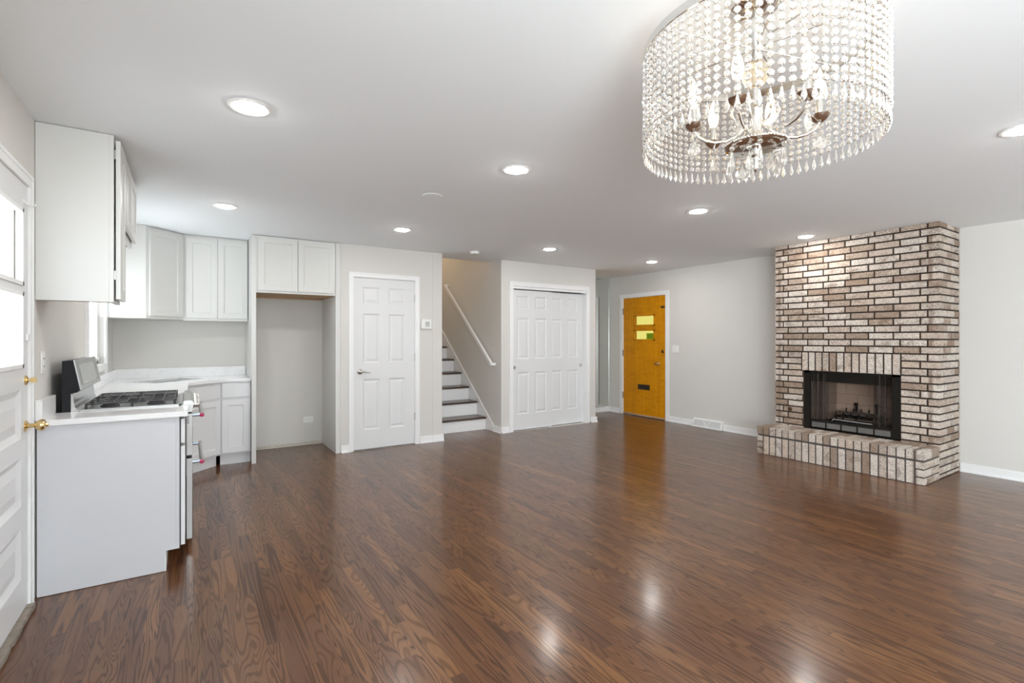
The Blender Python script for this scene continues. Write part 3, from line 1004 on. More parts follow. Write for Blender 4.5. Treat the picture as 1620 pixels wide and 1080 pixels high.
# fridge surround
for x0, x1, lab in ((0.566, 0.609, 'tall white side panel between the counter and the empty fridge space'), (1.431, 1.483, 'tall white side panel between the empty fridge space and the pantry')):
    t = thing('fridge_panel', lab, 'panel', ((x0 + x1) / 2, 6.2, 0), 'fridge side panels')
    bm = BM()
    box(bm, x0, x1, YF - 0.004, YF + 0.018, 0.001, ZT, 0.001)
    xs = (x0, x0 + 0.02) if x0 < 1 else (x1 - 0.02, x1)
    xs = (x0 + 0.004, x1 - 0.004)
    box(bm, xs[0], xs[1], YF + 0.018, YK - 0.006, 0.001, ZT)
    obj('panel', bm, M['cab'], t)
t = thing('wall_cabinet', 'deep two-door cabinet bridging the empty fridge space', 'cabinet', (1.02, 6.2, 1.825), 'kitchen wall cabinets')
bm = BM()
box(bm, 0.61, 1.43, YF + 0.012, YK - 0.004, 1.84, ZT)
box(bm, 0.61, 1.43, YF + 0.004, YF + 0.012, 1.825, ZT)
obj('body', bm, M['cab'], t)
bm = BM()
box(bm, 0.612, 1.428, YF + 0.014, YK - 0.006, 1.834, 1.8395)
box(bm, 0.612, 1.428, YK - 0.03, YK - 0.006, 1.815, 1.834)
box(bm, 1.40, 1.428, YF + 0.014, YK - 0.03, 1.822, 1.834)
obj('underside', bm, M['raw'], t)
for k in range(2):
    obj('cabinet_door', shaker((0.629 + k * 0.396, YF - 0.016, 1.850), X1, YC, 0.390, 0.572), M['cab'], t)

# base cabinets
ZC0, ZC = 0.878, 0.908
t = thing('base_cabinet', 'narrow end base cabinet nearest the camera beside the stove', 'cabinet', (-0.35, 3.6, 0), 'kitchen base cabinets')
bm = prism(BM(), [(XL + 0.008, 0.003), (-0.112, 0.003), (-0.112, 0.118), (-0.058, 0.118), (-0.058, ZC0 - 0.001), (XL + 0.008, ZC0 - 0.001)], 'y', Yn0, Yn1 - 0.003)
box(bm, -0.0575, -0.041, Yn0 + 0.001, Yn1 - 0.003, 0.118, ZC0 - 0.001)
obj('body', bm, M['endpanel'], t)
obj('toe_kick', box(BM(), -0.1115, -0.104, Yn0 + 0.004, Yn1 - 0.006, 0.001, 0.117), M['cab_low'], t)
obj('drawer_front', box(BM(), -0.034, -0.014, Yn0 + 0.012, Yn1 - 0.014, 0.722, 0.862, 0.002), M['cab_low'], t)
obj('cabinet_door', shaker((-0.014, Yn0 + 0.012, 0.132), Y1, X1, Yn1 - Yn0 - 0.026, 0.572), M['cab_low'], t)
obj('gap_strip', box(BM(), -0.0405, -0.0345, Yn0 + 0.014, Yn1 - 0.016, 0.125, 0.87), M['slot'], t)
t = thing('base_cabinet', 'base cabinet hidden between the stove and the angled sink cabinet', 'cabinet', (-0.35, 5.1, 0), 'kitchen base cabinets')
bm = BM()
box(bm, XL + 0.008, -0.05, 4.524, 5.674, 0.118, ZC0 - 0.001)
box(bm, XL + 0.008, -0.09, 4.524, 5.674, 0.001, 0.118)
obj('body', bm, M['cab_low'], t)
for k in range(2):
    obj('cabinet_door', shaker((-0.029, 4.54 + k * 0.57, 0.132), Y1, X1, 0.55, 0.56), M['cab_low'], t)
    obj('drawer_front', box(BM(), -0.049, -0.029, 4.54 + k * 0.57, 5.09 + k * 0.57, 0.71, 0.86, 0.002), M['cab_low'], t)
# angled sink cabinet
SA, SB = Vector((-0.05, 5.68, 0)), Vector((0.281, 6.011, 0))
t = thing('base_cabinet', 'angled corner sink base cabinet with a wide false drawer', 'cabinet', (-0.1, 6.1, 0), 'kitchen base cabinets')
bm = BM()
prism(bm, [(XL + 0.008, 5.68), (SA.x, SA.y), (SB.x, SB.y), (SB.x, YK - 0.004), (XL + 0.008, YK - 0.004)], 'z', 0.112, 0.66)
bx = [(SA.x, SA.y), (SB.x, SB.y), (SB.x - 0.012, SB.y + 0.012), (SA.x - 0.012, SA.y + 0.012)]
prism(bm, bx, 'z', 0.66, ZC0 - 0.001)
obj('body', bm, M['cab_low'], t)
du = (SB - SA).normalized()
dn = Vector((du.y, -du.x, 0))
k0 = -dn * 0.037
bm = prism(BM(), [((SA + k0).x, (SA + k0).y), ((SB + k0 - du * 0.012).x, (SB + k0 - du * 0.012).y), ((SB + k0 * 2 - du * 0.012).x, (SB + k0 * 2 - du * 0.012).y), ((SA + k0 * 2).x, (SA + k0 * 2).y)], 'z', 0.001, 0.1115)
obj('toe_kick', bm, M['cab_low'], t)
L = (SB - SA).length
o = SA + du * 0.02 + dn * 0.02
obj('cabinet_door', shaker((o.x, o.y, 0.132), du, dn, L - 0.04, 0.555), M['cab_low'], t)
bm = slab(BM(), (o.x, o.y, 0.71), du, dn, L - 0.04, 0.145, 0.019)
obj('drawer_front', bm, M['cab_low'], t)
# base cabinet at the back wall
t = thing('base_cabinet', 'narrow base cabinet with drawer and door beside the fridge space', 'cabinet', (0.42, 6.3, 0), 'kitchen base cabinets')
bm = BM()
box(bm, 0.2815, 0.565, 6.011, YK - 0.004, 0.112, ZC0 - 0.001)
obj('body', bm, M['cab_low'], t)
obj('toe_kick', box(BM(), 0.2835, 0.565, 6.052, 6.066, 0.001, 0.1115), M['cab_low'], t)
obj('drawer_front', box(BM(), 0.297, 0.553, 5.991, 6.0105, 0.71, 0.856, 0.002), M['cab_low'], t)
obj('cabinet_door', shaker((0.297, 5.991, 0.132), X1, YC, 0.256, 0.555), M['cab_low'], t)

# countertops
t = thing('countertop', 'short white quartz countertop in front of the stove', 'countertop', (-0.3, 3.6, ZC0), 'quartz countertops')
obj('top', box(BM(), XL + 0.008, 0.0, Yn0 - 0.016, Yn1 - 0.002, ZC0, ZC, 0.002), M['quartz'], t)
obj('upstand', box(BM(), XL + 0.003, XL + 0.031, Yn0 - 0.012, Yn1 - 0.002, ZC + 0.0003, 1.012, 0.001), M['quartz'], t)
t = thing('countertop', 'white quartz corner countertop with the sink cut out', 'countertop', (-0.2, 6.0, ZC0), 'quartz countertops')
SC = Vector((-0.165, 6.125, 0))
hs = [SC + du * a + dn * b for a, b in ((-0.30, 0.17), (0.30, 0.17), (0.30, -0.19), (-0.30, -0.19))]
outer = [(XL + 0.008, 4.526), (0.0, 4.526), (0.0, 5.668), (0.302, 5.981), (0.565, 5.981), (0.565, YK - 0.004), (XL + 0.008, YK - 0.004)]
bm = BM()
ed = []
for ring in (outer, [(h.x, h.y) for h in hs]):
    vs = [bm.verts.new((x, y, ZC0)) for x, y in ring]
    ed += [bm.edges.new((vs[i], vs[(i + 1) % len(vs)])) for i in range(len(vs))]
bmesh.ops.triangle_fill(bm, use_beauty=True, use_dissolve=False, edges=ed)
r = bmesh.ops.extrude_face_region(bm, geom=list(bm.faces))
bmesh.ops.translate(bm, verts=[v for v in r['geom'] if isinstance(v, bmesh.types.BMVert)], vec=(0, 0, ZC - ZC0))
obj('top', bm, M['quartz'], t)
bm = BM()
box(bm, XL + 0.003, XL + 0.031, 4.526, YK - 0.03, ZC + 0.0003, 1.01, 0.001)
box(bm, XL + 0.031, 0.565, YK - 0.03, YK - 0.002, ZC + 0.0003, 1.01, 0.001)
obj('upstand', bm, M['quartz'], t)
t = thing('kitchen_sink', 'steel undermount sink set diagonally into the corner countertop', 'sink', (SC.x, SC.y, 0.7))
bm = BM()
top = [bm.verts.new((h.x, h.y, ZC0 - 0.002)) for h in hs]
bot = [bm.verts.new((SC.x + (h.x - SC.x) * 0.93, SC.y + (h.y - SC.y) * 0.93, 0.70)) for h in hs]
for i in range(4):
    bm.faces.new((top[i], top[(i + 1) % 4], bot[(i + 1) % 4], bot[i]))
bm.faces.new(bot)
bmesh.ops.solidify(bm, geom=list(bm.faces), thickness=0.002)
obj('basin', bm, M['steel'], t)
obj('drain', lathe(BM(), (SC.x, SC.y, 0.703), [(0, 0.001), (0.03, 0.001), (0.042, 0.004), (0.045, 0.001), (0, 0.0005)], 20), M['chrome'], t)

# ------------------------------------------------------------------ stove
RY0, RY1 = 3.762, 4.518
rg = thing('stove', 'stainless double oven gas stove between the white counters', 'stove', (-0.3, 4.14, 0))
obj('body', box(BM(), -0.60, -0.012, RY0, RY1, 0.05, 0.893), M['black'], rg)
for x in (-0.55, -0.06):
    for y in (RY0 + 0.06, RY1 - 0.06):
        bm = lathe(BM(), (x, y, 0.001), [(0, 0), (0.02, 0), (0.02, 0.01), (0.012, 0.014), (0.012, 0.0485), (0, 0.0485)], 14)
        obj('foot', bm, M['black'], rg)
bm = BM()
box(bm, -0.555, -0.026, RY0 + 0.001, RY1 - 0.001, 0.8935, 0.906, 0.002)
box(bm, -0.50, -0.06, RY0 + 0.04, RY1 - 0.04, 0.9062, 0.914, 0.003)
for a, b, c, d in ((-0.05, -0.026, RY0 + 0.001, RY1 - 0.001), (-0.53, -0.03, RY0 + 0.001, RY0 + 0.014), (-0.53, -0.03, RY1 - 0.014, RY1 - 0.001)):
    box(bm, a, b, c, d, 0.906, 0.917, 0.002)
obj('cooktop', bm, M['steel'], rg)
# backguard
bm = prism(BM(), [(-0.60, 0.8935), (-0.60, 1.200), (-0.553, 1.203), (-0.523, 1.033), (-0.535, 1.018), (-0.562, 1.012), (-0.562, 0.8935)], 'y', RY0, RY1)
bgd = obj('backguard', bm, M['black'], rg)
bm = prism(BM(), [(-0.552, 1.206), (-0.546, 1.205), (-0.514, 1.031), (-0.521, 1.030)], 'y', RY0 + 0.001, RY1 - 0.001)
pnl = obj('control_panel', bm, M['steel'], bgd)
a, b = Vector((-0.546, 0, 1.205)), Vector((-0.514, 0, 1.031))
dd = (b - a).normalized()
nn = Vector((-dd.z, 0, dd.x))
c = a.lerp(b, 0.5) + nn * 0.002 + Vector((0, 4.10, 0))
obj('display', obox(BM(), c, dd, (0, 1, 0), nn, 0.115, 0.52, 0.003), M['lcd'], bgd)
bm = BM()
for s in (-1, 1):
    obox(bm, c + Vector((0, s * 0.263, 0)), dd, (0, 1, 0), nn, 0.122, 0.006, 0.005)
    obox(bm, c + dd * (s * 0.06), dd, (0, 1, 0), nn, 0.005, 0.53, 0.005)
obj('display_rim', bm, M['midgrey'], bgd)
bm = prism(BM(), [(-0.5615, 1.010), (-0.555, 1.010), (-0.548, 0.955), (-0.540, 0.925), (-0.520, 0.909), (-0.512, 0.9065), (-0.5615, 0.9065)], 'y', RY0 + 0.001, RY1 - 0.001)
obj('splash_trim', bm, M['steel'], bgd)
# front
bm = prism(BM(), [(-0.024, 0.862), (-0.024, 0.930), (-0.018, 0.935), (0.018, 0.935), (0.027, 0.928), (0.030, 0.905), (0.022, 0.862)], 'y', RY0 + 0.001, RY1 - 0.001)
obj('front_console', bm, M['steel'], rg)
for i in range(5):
    y = 3.86 + i * 0.14
    bm = lathe(BM(), (0.0285, y, 0.900), [(0, 0), (0.026, 0), (0.026, 0.004), (0.020, 0.008), (0.020, 0.030), (0.017, 0.034), (0, 0.034)], 20, (1, 0, 0))
    obj('control_knob', bm, M['chrome'], rg, 40)
for z0, z1, nm, hz in ((0.585, 0.853, 'upper_oven_door', 0.836), (0.055, 0.567, 'lower_oven_door', 0.534)):
    bm = box(BM(), -0.009, 0.024, RY0 + 0.003, RY1 - 0.003, z0, z1, 0.003)
    od = obj(nm, bm, M['steel'], rg)
    obj('oven_window', box(BM(), 0.0242, 0.0262, RY0 + 0.12, RY1 - 0.12, z0 + 0.05, z1 - 0.10), M['black'], od)
    if nm == 'upper_oven_door':
        bm = BM()
        for k in range(4):
            box(bm, -0.004, 0.006, RY0 + 0.0018, RY0 + 0.0028, 0.79 + k * 0.013, 0.796 + k * 0.013)
        obj('vent_slot', bm, M['slot'], od)
    bm = tube(BM(), [(0.076, RY0 + 0.03, hz), (0.076, RY1 - 0.03, hz)], 0.0125, 16)
    hd = obj('oven_handle', bm, M['steel'], od, 40)
    for y in (RY0 + 0.05, RY1 - 0.05):
        bm = tube(BM(), [(0.0245, y, hz), (0.072, y, hz)], 0.0115, 14)
        obj('handle_post', bm, M['film'], od, 40, 'handle posts still in pale blue film')
    for y, s in ((RY0 + 0.0295, -1), (RY1 - 0.0295, 1)):
        bm = lathe(BM(), (0.076, y, hz), [(0, 0), (0.0135, 0), (0.0135, 0.004), (0.010, 0.0055), (0, 0.0055)], 20, (0, s, 0))
        obj('handle_medallion', bm, M['red'], od, 40, 'red enamel disc on the handle end')
# grates and burners
for k in range(3):
    y0 = RY0 + 0.030 + k * 0.234
    y1 = y0 + 0.228
    bm = BM()
    zt0, zt1 = 0.9385, 0.946
    for y in (y0, (y0 + y1) / 2 - 0.005, y1 - 0.012):
        box(bm, -0.505, -0.062, y, y + 0.010, zt0, zt1, 0.002)
    for i in range(8):
        x = -0.505 + i * (0.443 - 0.012) / 7
        box(bm, x, x + 0.008, y0 + 0.001, y1 - 0.001, zt0 + 0.001, zt1 - 0.0005, 0.002)
    for x in (-0.505, -0.29, -0.076):
        for y in (y0, y1 - 0.012):
            box(bm, x, x + 0.012, y, y + 0.010, 0.9145, zt0)
    obj('burner_grate', bm, M['iron'], rg)
for x, y in ((-0.40, 3.90), (-0.17, 3.90), (-0.285, 4.14), (-0.40, 4.38), (-0.17, 4.38)):
    bm = lathe(BM(), (x, y, 0.9143), [(0, 0), (0.048, 0), (0.046, 0.008), (0.036, 0.010), (0.036, 0.017), (0.028, 0.020), (0, 0.020)], 24)
    obj('burner', bm, M['iron'], rg, 40)


# ------------------------------------------------------------------ wall plates
def plate(name, label, cat, O, U, N, w, h, kind):
    O, U, N = Vector(O), Vector(U), Vector(N)
    V = Vector((0, 0, 1))
    t = thing(name, label, cat, O)
    bm = obox(BM(), O + N * 0.0035, U, V, N, w, h, 0.006)
    bmesh.ops.bevel(bm, geom=list(bm.edges), offset=0.0015, segments=1, affect='EDGES')
    obj('cover_plate', bm, M['plastic'], t)
    if kind == 'outlet_h':
        for s in (-1, 1):
            f = obj('receptacle', obox(BM(), O + N * 0.007 + U * (s * 0.021), U, V, N, 0.03, 0.032, 0.003), M['plastic'], t)
            bm = BM()
            for q in (-1, 1):
                obox(bm, O + N * 0.009 + U * (s * 0.021) + V * (q * 0.006), U, V, N, 0.008, 0.0022, 0.0015)
            obj('socket_slot', bm, M['slot'], f)
    elif kind == 'rockers':
        for s in (-1, 1):
            obj('rocker_switch', obox(BM(), O + N * 0.008 + U * (s * 0.023), U, V, N, 0.032, 0.066, 0.005), M['plastic'], t)
    elif kind == 'outlet':
        for s in (-1, 1):
            f = obj('receptacle', obox(BM(), O + N * 0.007 + V * (s * 0.021), U, V, N, 0.033, 0.03, 0.003), M['plastic'], t)
            bm = BM()
            for q in (-1, 1):
                obox(bm, O + N * 0.009 + V * (s * 0.021) + U * (q * 0.006), U, V, N, 0.0022, 0.008, 0.0015)
            obj('socket_slot', bm, M['slot'], f)
    return t


plate('wall_outlet', 'white horizontal outlet low on the wall of the empty fridge space', 'outlet', (1.267, YK - 0.0005, 0.318), X1, YC, 0.118, 0.076, 'outlet_h')
plate('light_switch', 'white double rocker switch right of the orange front door', 'switch', (XR - 0.0005, 5.19, 1.17), (0, -1, 0), (-1, 0, 0), 0.118, 0.12, 'rockers')
plate('wall_outlet', 'white outlet on the left wall between the half-glass door and the stove', 'outlet', (XL + 0.0005, 3.60, 1.20), Y1, X1, 0.078, 0.118, 'outlet')
t = thing('thermostat', 'small square white thermostat right of the pantry door', 'thermostat', (2.547, YF, 1.517))
obj('housing', box(BM(), 2.484, 2.618, YF - 0.026, YF - 0.0005, 1.457, 1.578, 0.004), M['plastic'], t)
obj('display', box(BM(), 2.532, 2.592, YF - 0.0275, YF - 0.0262, 1.498, 1.548), M['lcd'], t)
obj('button_strip', box(BM(), 2.532, 2.592, YF - 0.028, YF - 0.0262, 1.482, 1.492), M['midgrey'], t)

# baseboard register
VY0, VY1 = 4.338, 4.842
t = thing('baseboard_register', 'white metal vent grille at the foot of the wall by the front door', 'vent', (XR - 0.02, 4.59, 0))
bm = prism(BM(), [(XR - 0.002, 0.002), (XR - 0.068, 0.002), (XR - 0.068, 0.012), (XR - 0.022, 0.122), (XR - 0.002, 0.126)], 'y', VY0, VY1)
obj('housing', bm, M['trim'], t)
a, b = Vector((XR - 0.068, 0, 0.012)), Vector((XR - 0.022, 0, 0.122))
dd = (b - a).normalized()
nn = Vector((-dd.z, 0, dd.x))
c = a.lerp(b, 0.5) + Vector((0, 4.59, 0))
obj('louvre_field', obox(BM(), c + nn * 0.0012, dd, (0, 1, 0), nn, 0.088, 0.46, 0.002), M['midgrey'], t, label='grey louvred opening')
bm = BM()
for i in range(11):
    obox(bm, c + dd * (-0.04 + i * 0.008) + nn * 0.003, dd, (0, 1, 0), nn, 0.0042, 0.46, 0.002)
for s in (-1, 1):
    e0 = c - dd * 0.042 + nn * 0.0045
    e1 = c + dd * 0.042 + nn * 0.0045 + Vector((0, s * 0.075, 0))
    ax = (e1 - e0).normalized()
    obox(bm, (e0 + e1) / 2, ax, nn.cross(ax), nn, (e1 - e0).length, 0.007, 0.003)
    obox(bm, c + Vector((0, s * 0.236, 0)) + nn * 0.003, dd, (0, 1, 0), nn, 0.11, 0.014, 0.004)
    obox(bm, c + dd * (s * 0.05) + nn * 0.003, dd, (0, 1, 0), nn, 0.010, 0.486, 0.004)
obj('louvres', bm, M['trim'], t)

# ------------------------------------------------------------------ fireplace
FX, FY0, FY1 = 5.948, 1.715, 3.285
HZ = 0.312
OY0, OY1, OZ = 2.027, 2.952, 0.966
fp = thing('fireplace', 'whitewashed brick fireplace with raised hearth and black firebox', 'fireplace', (6.2, 2.5, 0))
ZT2 = H - 0.002
RH = 0.0711
J = 0.0155
zg = [1.18 + RH * k for k in range(-17, 19)]
br = BM()


def bk(x0, x1, y0, y1, z0, z1, j=J):
    jit = R.uniform(-0.0012, 0.0012)
    box(br, x0 + jit, x1, y0 + j / 2 if y0 > FY0 + 0.001 else y0, y1 - j / 2 if y1 < FY1 - 0.001 else y1, z0 + j / 2, min(z1 - j / 2, ZT2), 0.0022)


for r_, z0 in enumerate(zg):
    z1 = z0 + RH
    if z1 < 0.02 or z0 > ZT2 - 0.02:
        continue
    z0 = max(z0, 0.0)
    odd = r_ % 2
    cuts = [2.963 - 0.2195 * k for k in range(0, 6)] if odd else [3.131 - 0.2205 * k for k in range(0, 7)]
    edges = [FY1] + ([3.189] if odd else []) + cuts + [FY0]
    edges = [e for e in edges if e > FY0 + 0.07 or e == FY0]
    zc = (z0 + z1) / 2
    for b_, a_ in zip(edges, edges[1:]):
        cornerR, cornerL = a_ == FY0, b_ == FY1
        spans = [(a_, b_)]
        if zc < HZ and True:
            spans = [(a_, b_)]
        lo_, hi_ = (2.022, 2.976) if 0.966 < zc < 1.18 else ((OY0, OY1) if zc <= 0.966 else (None, None))
        if lo_ is not None:
            spans = []
            if b_ > hi_:
                spans.append((max(a_, hi_), b_))
            if a_ < lo_:
                spans.append((a_, min(b_, lo_)))
        for s0, s1 in spans:
            if s1 - s0 < 0.03:
                continue
            dx = 0.09
            if s0 == FY0:
                dx = 0.20 if not odd else 0.097
            bk(FX, FX + dx, s0, s1, z0, z1)
    # side courses, right and left
    xs = [FX + 0.20, FX + 0.40, XR - 0.003] if not odd else [FX + 0.097, FX + 0.30, FX + 0.50, XR - 0.003]
    for x0, x1 in zip(xs, xs[1:]):
        for ys0, ys1 in ((FY0, FY0 + 0.08), (FY1 - 0.08, FY1)):
            box(br, x0 + 0.006, x1 - 0.003, ys0, ys1, z0 + J / 2, min(z1 - J / 2, ZT2), 0.002)
    if not odd:
        box(br, FX + 0.09, FX + 0.197, FY1 - 0.08, FY1, z0 + J / 2, min(z1 - J / 2, ZT2), 0.002)
# soldier course over the opening
n = 13
pit = (2.976 - 2.022) / n
for i in range(n):
    y0 = 2.022 + pit * i
    box(br, FX + R.uniform(-0.0015, 0.0015), FX + 0.09, y0 + 0.007, y0 + pit - 0.007, 0.968, 1.18 - J / 2, 0.0022)
breast = obj('brick_breast', br, M['brick'], fp)
bm = BM()
e = 0.006
box(bm, FX + e, XR - 0.002, FY0 + e, OY0 - 0.002, 0.001, ZT2)
box(bm, FX + e, XR - 0.002, OY1 + 0.002, FY1 - e, 0.001, ZT2)
box(bm, FX + e, XR - 0.002, OY0 - 0.002, OY1 + 0.002, OZ + 0.006, ZT2)
box(bm, FX + e, XR - 0.002, OY0 - 0.002, OY1 + 0.002, 0.001, HZ - 0.01)
obj('mortar', bm, M['mortar'], fp)
# hearth
HX = 5.565
bm = BM()
ny = 22
pit = (FY1 - FY0) / ny
ze = 0.222
for i in range(1, ny - 1):
    y0 = FY0 + pit * i
    box(bm, HX + R.uniform(-0.0015, 0.0015), HX + 0.09, y0 + 0.0065, y0 + pit - 0.0065, 0.004, ze - 0.016, 0.002)
for k in range(3):
    z0, z1 = 0.003 + k * 0.0725, 0.003 + (k + 1) * 0.0725 - 0.013
    for ys0, ys1, inner in ((FY0, FY0 + pit - 0.007, 0), (FY1 - pit + 0.007, FY1, 0)):
        xs = [HX, HX + 0.06, HX + 0.235, FX - 0.003] if k % 2 == 0 else [HX, HX + 0.175, FX - 0.003]
        for x0, x1 in zip(xs, xs[1:]):
            box(bm, x0 + (0.005 if x0 > HX else 0), x1 - 0.005, ys0, ys1, z0, z1, 0.002)
hearth = obj('hearth_base', bm, M['brick'], fp)
bm = BM()
for i in range(ny):
    y0 = FY0 + pit * i
    a0 = y0 + (0.0055 if i > 0 else 0)
    a1 = y0 + pit - (0.0055 if i < ny - 1 else 0)
    jx = R.uniform(-0.003, 0.003)
    box(bm, HX - 0.004 + R.uniform(-0.002, 0.002), HX + 0.19 + jx, a0, a1, ze + 0.004, HZ + R.uniform(-0.0015, 0.0015), 0.004)
    box(bm, HX + 0.20 + jx, FX - 0.004, a0, a1, ze + 0.004, HZ - 0.002 + R.uniform(-0.0015, 0.0015), 0.004)
obj('hearth_cap', bm, M['brick_cap'], fp, label='browner row of cap bricks on the hearth')
bm = BM()
box(bm, HX + 0.006, FX + 0.004, FY0 + 0.006, FY1 - 0.006, 0.001, HZ - 0.008)
obj('hearth_mortar', bm, M['mortar_grey'], fp)
# firebox
FXI, FXB = FX + 0.012, 6.40
bm = BM()
# open-fronted box, splayed sides
zb, ztp = HZ + 0.008, OZ - 0.002
f0 = [(FXI + 0.05, OY0 + 0.012), (FXB, OY0 + 0.16), (FXB, OY1 - 0.16), (FXI + 0.05, OY1 - 0.012)]
A = [bm.verts.new((x, y, zb + 0.075)) for x, y in f0]
B = [bm.verts.new((x, y, ztp)) for x, y in f0]
for i in range(3):
    bm.faces.new((A[i], A[i + 1], B[i + 1], B[i]))
bm.faces.new(A)
bm.faces.new(B)
bmesh.ops.solidify(bm, geom=list(bm.faces), thickness=0.012)
box(bm, FXB - 0.012, FXB, OY0 + 0.15, OY1 - 0.15, zb + 0.07, ztp)
obj('firebox_liner', bm, M['liner'], fp)
bm = BM()
for a, b, c, d in ((OY0 + 0.001, OY0 + 0.075, zb, ztp), (OY1 - 0.06, OY1 - 0.001, zb, ztp), (OY0, OY1, ztp - 0.022, ztp)):
    box(bm, FXI + 0.0, FXI + 0.022, a + 0.0005, b - 0.0005, c, d)
box(bm, FXI + 0.03, FXI + 0.06, OY0 + 0.004, OY1 - 0.004, 0.845, ztp)
box(bm, FXI + 0.06, FXI + 0.20, OY0 + 0.05, OY1 - 0.05, 0.85, 0.862)
fb = obj('firebox_frame', bm, M['soot'], fp)
bm = BM()
box(bm, FXI + 0.015, FXI + 0.045, OY0 + 0.076, OY1 - 0.061, 0.388, 0.415)
box(bm, FXI + 0.015, FXI + 0.045, OY0 + 0.076, OY1 - 0.061, zb, zb + 0.008)
for i in range(6):
    y = OY0 + 0.076 + (OY1 - OY0 - 0.137 - 0.012) * i / 5
    box(bm, FXI + 0.015, FXI + 0.04, y, y + 0.012, zb, 0.39)
obj('lower_rail', bm, M['soot'], fp)
bm = BM()
for i in range(6):
    z = zb + 0.011 + i * 0.0105
    box(bm, FXI + 0.02, FXI + 0.034, OY0 + 0.078, OY1 - 0.063, z, z + 0.006)
obj('air_louvre', bm, M['ash'], fp, label='grey air louvres under the fire')
for y0, y1 in ((OY0 + 0.03, OY0 + 0.245), (OY1 - 0.255, OY1 - 0.03)):
    bm = BM()
    n = 60
    c0 = []
    for i in range(n + 1):
        y = y0 + (y1 - y0) * i / n
        x = FXI + 0.028 + 0.007 * math.sin(i * 0.95) + 0.003 * math.sin(i * 2.3)
        c0.append((x, y))
    lo_ = [bm.verts.new((x, y, zb + 0.012)) for x, y in c0]
    hi_ = [bm.verts.new((x, y, ztp - 0.02)) for x, y in c0]
    for i in range(n):
        bm.faces.new((lo_[i], lo_[i + 1], hi_[i + 1], hi_[i]))
    obj('mesh_curtain', bm, M['curtain'], fp, 60)
bm = BM()
gz = 0.47
for i in range(6):
    y = 2.28 + i * 0.075
    tube(bm, [(6.05, y, gz + 0.045), (6.06, y, gz), (6.27, y, gz), (6.30, y, gz + 0.07)], 0.008, 8)
for x in (6.10, 6.24):
    tube(bm, [(x, 2.24, gz - 0.01), (x, 2.70, gz - 0.01)], 0.008, 8)
for x in (6.09, 6.25):
    for y in (2.27, 2.67):
        tube(bm, [(x, y, 0.40), (x, y, gz)], 0.008, 8)
obj('fire_grate', bm, M['soot'], fp, 40)
bm = BM()
for i in range(16):
    y = R.uniform(2.27, 2.70)
    x = R.uniform(6.08, 6.24)
    a = R.uniform(-0.35, 0.35)
    l = R.uniform(0.10, 0.24)
    tube(bm, [(x - l * math.sin(a) / 2, y - l * math.cos(a) / 2, gz + 0.016 + R.random() * 0.03), (x + 0.01, y, gz + 0.022 + R.random() * 0.03), (x + l * math.sin(a) / 2, y + l * math.cos(a) / 2, gz + 0.016 + R.random() * 0.03)], [0.006, 0.009, 0.005], 7)
obj('charred_sticks', bm, M['log'], fp)
bm = tube(BM(), [(6.04, 2.70, 0.404), (6.04, 2.68, 0.43), (6.04, 2.35, 0.425), (6.04, 2.30, 0.425)], 0.008, 10)
obj('log_lighter', bm, M['ash'], fp, 40)
for y in (2.37, 2.57):
    bm = BM()
    tube(bm, [(6.335, y, gz - 0.06), (6.335, y, gz + 0.10), (6.33, y, gz + 0.13)], [0.012, 0.014, 0.02], 10)
    obj('andiron', bm, M['soot'], fp, 40)
bm = lathe(BM(), (FX - 0.0015, 3.107, 0.503), [(0.007, 0.0), (0.024, 0.0), (0.026, 0.003), (0.02, 0.007), (0.007, 0.007), (0.006, 0.001), (0, 0.001)], 24, (-1, 0, 0))
obj('gas_key_valve', bm, M['bronze'], fp, 40)

# ------------------------------------------------------------------ chandelier
CX, CY = 1.572, 0.934
ch = thing('chandelier', 'round crystal bead drum chandelier with six lit candle bulbs', 'chandelier', (CX, CY, H))


def cp(r, ang, z):
    return (CX + r * math.cos(ang), CY + r * math.sin(ang), z)


obj('canopy', lathe(BM(), (CX, CY, 0), [(0, 2.395), (0.02, 2.395), (0.03, 2.40), (0.06, 2.408), (0.078, 2.42), (0.08, 2.4395), (0, 2.4395)], 40), M['chrome'], ch, 40)
bm = lathe(BM(), (CX, CY, 0), [(0, 2.40), (0.018, 2.395), (0.024, 2.38), (0.020, 2.33), (0.012, 2.31), (0.012, 2.25), (0.009, 2.245), (0.009, 2.10), (0.016, 2.09), (0.022, 2.085), (0.017, 2.075), (0.017, 2.01), (0.025, 2.0), (0.034, 1.99), (0.034, 1.978), (0, 1.978)], 28)
obj('stem', bm, M['chrome'], ch, 40)
obj('crystal_ball', lathe(BM(), (CX, CY, 2.2), [(0.0095, -0.042)] + [(0.043 * math.cos(a), 0.043 * math.sin(a)) for a in [(-70 + 10 * k) * PI / 180 for k in range(15)]] + [(0.0095, 0.042)], 24), M['amber'], ch, 30)
# bottom dish and finial
bm = lathe(BM(), (CX, CY, 0), [(0, 1.977), (0.03, 1.978), (0.085, 1.972), (0.096, 1.966), (0.097, 1.962), (0.09, 1.957), (0.06, 1.951), (0.02, 1.949), (0, 1.949)], 48)
dish = obj('bottom_dish', bm, M['chrome'], ch, 40)
bm = BM()
for k in range(60):
    a = 2 * PI * k / 60
    bmesh.ops.create_icosphere(bm, subdivisions=1, radius=0.0032, matrix=Matrix.Translation(cp(0.096, a, 1.9675)))
obj('beaded_rim', bm, M['chrome'], dish, 60)
bm = lathe(BM(), (CX, CY, 0), [(0.016, 1.949), (0.016, 1.935), (0.012, 1.93), (0.015, 1.925), (0.015, 1.915), (0.011, 1.908), (0.012, 1.90), (0.006, 1.885), (0, 1.874)], 20)
obj('finial', bm, M['chrome'], ch, 40)
